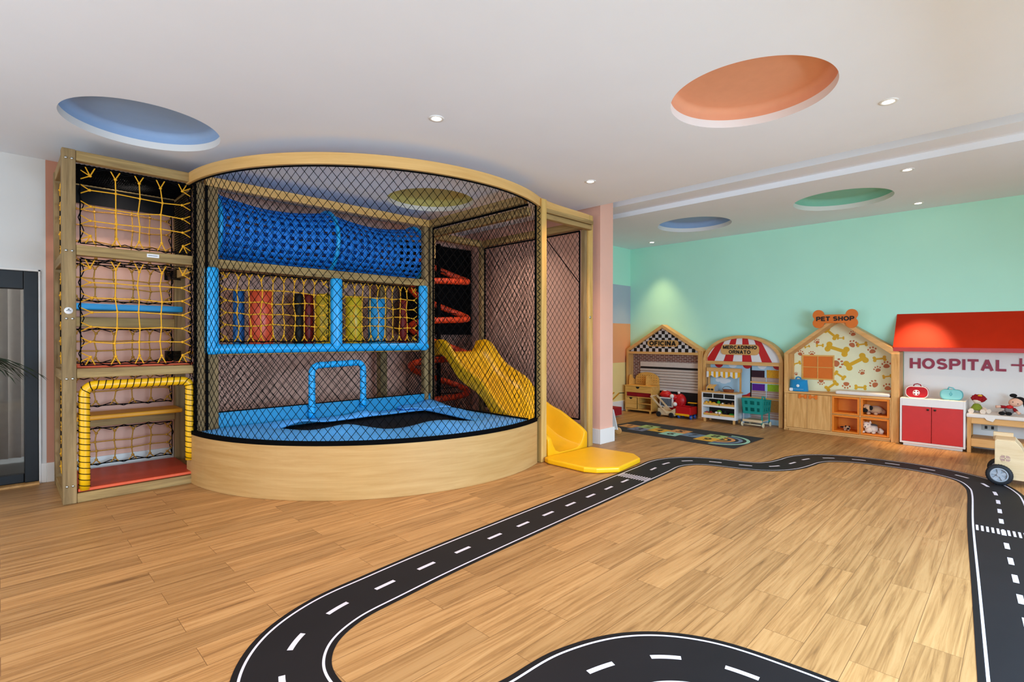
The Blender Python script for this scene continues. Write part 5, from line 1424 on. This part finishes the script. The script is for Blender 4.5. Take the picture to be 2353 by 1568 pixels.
# produce: every piece its own
def fruit(nm, lab, c, r, m, x, y, z, R=None, stem=None, grp='toy produce on the market stall'):
    o = MB().ell((x, y, z+r[2]), r, 14, 8, R=R).build(nm, m); tag(o, lab, c, grp)
    if stem: MB().tube([(x, y, z+r[2]*1.9), (x+.004, y+.003, z+r[2]*1.9+.012)], .003, 6).build('stem', stem, o)
zU, zD = .2695, .1125
fruit('toy_orange', 'orange toy fruit at the left end of the upper stall tray', 'toy fruit', (.024, .024, .024), 'fr_or', 7.845, 3.505, zU, stem='fr_gr')
fruit('toy_orange', 'orange toy fruit second from left in the upper stall tray', 'toy fruit', (.026, .026, .026), 'fr_or', 7.850, 3.45, zU, stem='fr_gr')
fruit('toy_banana', 'long yellow toy fruit between the orange ones and the green pepper', 'toy fruit', (.018, .035, .02), 't_yel', 7.845, 3.39, zU)
fruit('toy_pepper', 'green toy pepper in the middle of the upper stall tray', 'toy vegetable', (.024, .026, .034), 'fr_gr', 7.86, 3.32, zU, stem='fr_lg')
fruit('toy_garlic', 'white toy garlic right of the green pepper', 'toy vegetable', (.018, .018, .02), 'fr_wh', 7.85, 3.255, zU)
fruit('toy_pear', 'brown toy pear at the right end of the upper stall tray', 'toy fruit', (.022, .022, .028), 'fr_br', 7.85, 3.10, zU, stem='fr_br')
fruit('toy_kiwi', 'brown toy kiwi between garlic and pear in the upper stall tray', 'toy fruit', (.02, .025, .02), 'fr_br', 7.87, 3.165, zU)
fruit('toy_tomato', 'red toy tomato at the left end of the lower stall tray', 'toy vegetable', (.024, .024, .022), 'fr_rd', 7.845, 3.50, zD, stem='fr_gr')
fruit('toy_apple', 'dark red toy apple beside the tomato in the lower stall tray', 'toy fruit', (.026, .026, .024), 'darkred', 7.87, 3.445, zD, stem='fr_br')
fruit('toy_potato', 'brown toy potato left of the white mushrooms in the lower stall tray', 'toy vegetable', (.02, .028, .018), 'fr_br', 7.84, 3.40, zD)
fruit('toy_cabbage', 'pale green round toy cabbage at the back of the lower stall tray', 'toy vegetable', (.036, .04, .036), 'fr_lg', 7.92, 3.335, zD)
for y, l in ((3.345, 'left'), (3.295, 'right')):
    o = thing('toy_mushroom', f'white toy mushroom, the {l} one of the pair in the lower stall tray', 'toy vegetable', (7.835, y, zD), group='toy produce on the market stall')
    MB().lathe([(.012, .028), (.024, .03), (.022, .042), (.012, .052), (.001, .055)], (7.835, y, zD), 'z', 16).build('cap', 'fr_wh', o); MB().cyl((7.835, y, zD), (7.835, y, zD+.03), .010, 12).build('stalk', 'fr_wh', o)
fruit('toy_cucumber', 'dark green long toy cucumber at the right of the lower stall tray', 'toy vegetable', (.02, .05, .02), 'fr_gr', 7.87, 3.12, zD)
fruit('toy_aubergine', 'black toy aubergine behind the white mushrooms in the lower stall tray', 'toy vegetable', (.022, .04, .024), 'blackpl', 7.90, 3.235, zD, stem='fr_gr')
cr = thing('toy_cash_register', 'beech and grey toy cash register on the market stall worktop', 'toy cash register', (7.9, 3.44, .473))
MB().prism([(7.84, .474), (7.84, .535), (7.94, .575), (7.98, .575), (7.98, .474)], 3.375, 3.38, 'xz').build('side_cheek', 'greybox', cr); MB().prism([(7.84, .474), (7.84, .535), (7.94, .575), (7.98, .575), (7.98, .474)], 3.505, 3.51, 'xz').build('side_cheek', 'greybox', cr)
MB().prism([(7.842, .474), (7.842, .533), (7.94, .572), (7.975, .572), (7.975, .474)], 3.38, 3.505, 'xz').build('register_body', 'beech', cr, .001)
for y in (3.465, 3.415): MB().box(7.8395, 7.843, y-.02, y+.02, .487, .517).build('drawer_slot', 'ink', cr)
for i in range(3):
    for j in range(2): MB().box(7.872+i*.022, 7.884+i*.022, 3.425+j*.022, 3.437+j*.022, .548+i*.0088, .556+i*.0088).build('key', 'palewood', cr)
bk = thing('toy_basket', 'brown wicker toy basket with a dark handle on the market stall', 'basket', (7.9, 3.19, .473))
mb = MB(); mb.grid(lambda a, b: (7.90+(.045+.012*b)*math.cos(2*PI*a), 3.185+(.07+.012*b)*math.sin(2*PI*a), .474+.04*b+.002*math.sin(40*PI*a)*math.sin(8*b)), 60, 6); mb.build('basket_bowl', 'wicker', bk, solid=.006)
MB().prism([(7.90+.045*math.cos(a), 3.185+.07*math.sin(a)) for a in [2*PI*i/24 for i in range(24)]], .474, .478, 'xy').build('basket_base', 'wicker', bk)
MB().tube([(7.90, 3.195+.075*math.cos(t)+.01, .505+.055*math.sin(t)) for t in [i*PI/14 for i in range(15)]], .004, 7).build('handle', 'greypl', bk)
tag(MB().prism([(7.86, 3.30), (7.86, 3.265), (7.90, 3.265), (7.90, 3.30)], .474, .482, 'xy').build('toy_cloth', 'greypl', None, .003), 'small grey folded cloth between register and basket', 'cloth')

sc = thing('toy_shopping_cart', 'teal plastic toy shopping cart with beige wheels at the market playhouse', 'toy shopping cart', (7.92, 2.76, 0))
c0, c1, XA, XBk = 2.64, 2.935, 7.77, 8.04
mb = MB()
def lattice(P00, P10, P11, P01, nu, nv, w):
    """panel with square windows, P* are corners"""
    P00, P10, P11, P01 = map(Vector, (P00, P10, P11, P01))
    def B(u, v): return (P00*(1-u)+P10*u)*(1-v)+(P01*(1-u)+P11*u)*v
    nrm0 = (P10-P00).cross(P01-P00).normalized()*.008
    def bar(u0, u1, v0, v1):
        e_ = jit(.006); nrm = nrm0*(1-e_*60); c = [B(u0, v0)+nrm0*(e_*60), B(u1, v0)+nrm0*(e_*60), B(u1, v1)+nrm0*(e_*60), B(u0, v1)+nrm0*(e_*60)]; vs = c+[q+nrm for q in c]
        mb.add(vs, [(3, 2, 1, 0), (4, 5, 6, 7), (0, 1, 5, 4), (1, 2, 6, 5), (2, 3, 7, 6), (3, 0, 4, 7)])
    hb = [(max(0, j/nv-w*.8*(1 if 0 < j < nv else 1.6)), min(1, j/nv+w*.8*(1 if 0 < j < nv else 1.6))) for j in range(nv+1)]
    if w >= 1: bar(0, 1, 0, 1); return
    for v0, v1 in hb: bar(0, 1, v0, v1)
    for i in range(nu+1):
        h_ = w/2*(1 if 0 < i < nu else 2)
        for (a_, b_), (c_, d_) in zip(hb[:-1], hb[1:]): bar(max(0, i/nu-h_), min(1, i/nu+h_), b_, c_)
f = [(XA+.01, c1-.02, .195), (XA+.01, c0+.01, .195), (XA-.005, c0, .42), (XA-.005, c1, .42)]
k_ = [(XBk, c1-.03, .21), (XBk, c0-.005, .21), (XBk, c0-.02, .39), (XBk, c1-.02, .40)]
lattice(*f, 3, 2, .13); lattice(*k_, 1, 1, 1.0); lattice(f[1], k_[1], k_[2], f[2], 3, 2, .13); lattice(k_[0], f[0], f[3], k_[3], 1, 1, 1.0); lattice(f[0], f[1], k_[1], k_[0], 1, 1, 1.0)
mb.build('basket', 'teal', sc)
MB().box(XA-.008, XA-.004, 2.80, 2.87, .408, .418).build('label_strip', 'cloud', sc)
MB().tube([(XA, c0+.01, .40), (XA-.005, c0+.005, .46), (XA+.03, c0-.01, .45), (XA+.05, c0-.02, .40)], .011, 8).build('corner_handle', 'teal', sc)
for (x, y, m) in ((XA+.01, c0+.015, 'teal'), (XA+.01, c1-.02, 'greybox'), (XBk-.01, c0+.0, 'teal'), (XBk-.01, c1-.03, 'greybox')): MB().box(x, x+.012, y-.008, y+.012, .04, .20).build('leg', m, sc, .001)
MB().box(XA+.0, XBk-.01, c0+.01, c1-.02, .085, .10).build('lower_deck', 'palewood', sc, .002); MB().box(XA-.002, XA+.008, c0+.01, c1-.01, .075, .11).build('deck_edge', 'palewood', sc, .002)
for (x, y) in ((XA+.02, c0), (XA+.02, c1), (XBk-.02, c0-.02), (XBk-.02, c1-.03)): MB().tube([(x, y-.010, .035), (x, y-.006, .035), (x, y+.006, .035), (x, y+.010, .035)], [.027, .035, .035, .027], 20).build('wheel', 'wheel_b', sc)
MB().cyl((XA+.02, c0, .035), (XA+.02, c1, .035), .008, 10).build('axle', 'wheel_b', sc); MB().cyl((XBk-.02, c0-.02, .035), (XBk-.02, c1-.03, .035), .008, 10).build('axle', 'wheel_b', sc)

# ================================================================== wooden ride-on car at the right edge
rc = thing('ride_on_car', 'pale plywood ride-on car with black spoked wheels at the edge of the black road', 'ride-on toy', (6.4, -.10, 0))
sidep = [(.168, .055), (.168, .385), (.155, .40), (.035, .392), (.0, .345), (-.02, .297), (-.20, .285), (-.42, .285), (-.46, .20), (-.46, .055)]
MB().prism(sidep, 6.275, 6.29).build('side_panel', 'palewood', rc, .003)
MB().prism(sidep, 6.545, 6.56).build('side_panel', 'palewood', rc, .003)
mb = MB(); mb.box(6.29, 6.545, .150, .168, .06, .40); mb.box(6.29, 6.545, -.45, .15, .06, .075); mb.box(6.29, 6.545, .035, .16, .385, .40); mb.box(6.29, 6.545, -.42, -.2, .27, .285); mb.build('body_panel', 'palewood', rc, .003)
MB().box(6.53, 6.575, .05, .185, .36, .43).build('dashboard', 'palewood', rc, .003)
eb_ = MB(); eb_.lathe([(.034, 0), (.001, -.002)], (6.2745, .10, .235), 'x', 24); e_o = eb_.build('round_decal', 'pinkwood', rc)
mb = MB(); mb.box(6.2705, 6.272, .066, .134, .233, .239); mb.box(6.2705, 6.272, .097, .103, .21, .265); mb.prism([(.125, .262), (.115, .270), (.085, .270), (.075, .262)], 6.2705, 6.273); mb.prism([(.125, .212), (.115, .203), (.085, .203), (.075, .212)], 6.2705, 6.273); mb.build('decal_print', 'palewood', e_o)
def car_wheel(xc, yc):
    sgn = -1 if xc < 6.4 else 1
    w_ = MB().lathe([(.062, -.018), (.080, -.020), (.090, -.012), (.0905, 0), (.090, .012), (.080, .020), (.062, .018), (.062, -.018)], (xc, yc, .0905), 'x', 36).build('wheel', 'tyre', rc)
    mb = MB()
    for k in range(30):
        a = 2*PI*k/30; mb.beam((xc-.014, yc+.0895*math.cos(a), .0905+.0895*math.sin(a)), (xc+.014, yc+.0895*math.cos(a+.06), .0905+.0895*math.sin(a+.06)), .006, .004, up=(0, math.cos(a), math.sin(a)))
    mb.build('tread', 'tyre', w_)
    mb = MB(); mb.lathe([(.052, -.014), (.062, -.016), (.0635, .0), (.062, .016), (.052, .014), (.052, -.014)], (xc, yc, .0905), 'x', 32)
    mb.tube([(xc-.015, yc, .0905), (xc+.015, yc, .0905)], .016, 18)
    for k in range(5):
        a = 2*PI*k/5+.3
        for da in (-.13, .13): mb.beam((xc, yc+.012*math.cos(a), .0905+.012*math.sin(a)), (xc, yc+.056*math.cos(a+da), .0905+.056*math.sin(a+da)), .018, .009, up=(1, 0, 0))
    mb.lathe([(.055, .008), (.001, .008)], (xc, yc, .0905), 'x', 24)
    mb.build('rim', 'rim', w_)
for x in (6.252, 6.585):
    for y in (.137, -.36): car_wheel(x, y)
MB().cyl((6.25, .137, .0905), (6.59, .137, .0905), .008, 10).build('axle', 'rim', rc)

rc.location.z += .0026
pc.location.x -= .032
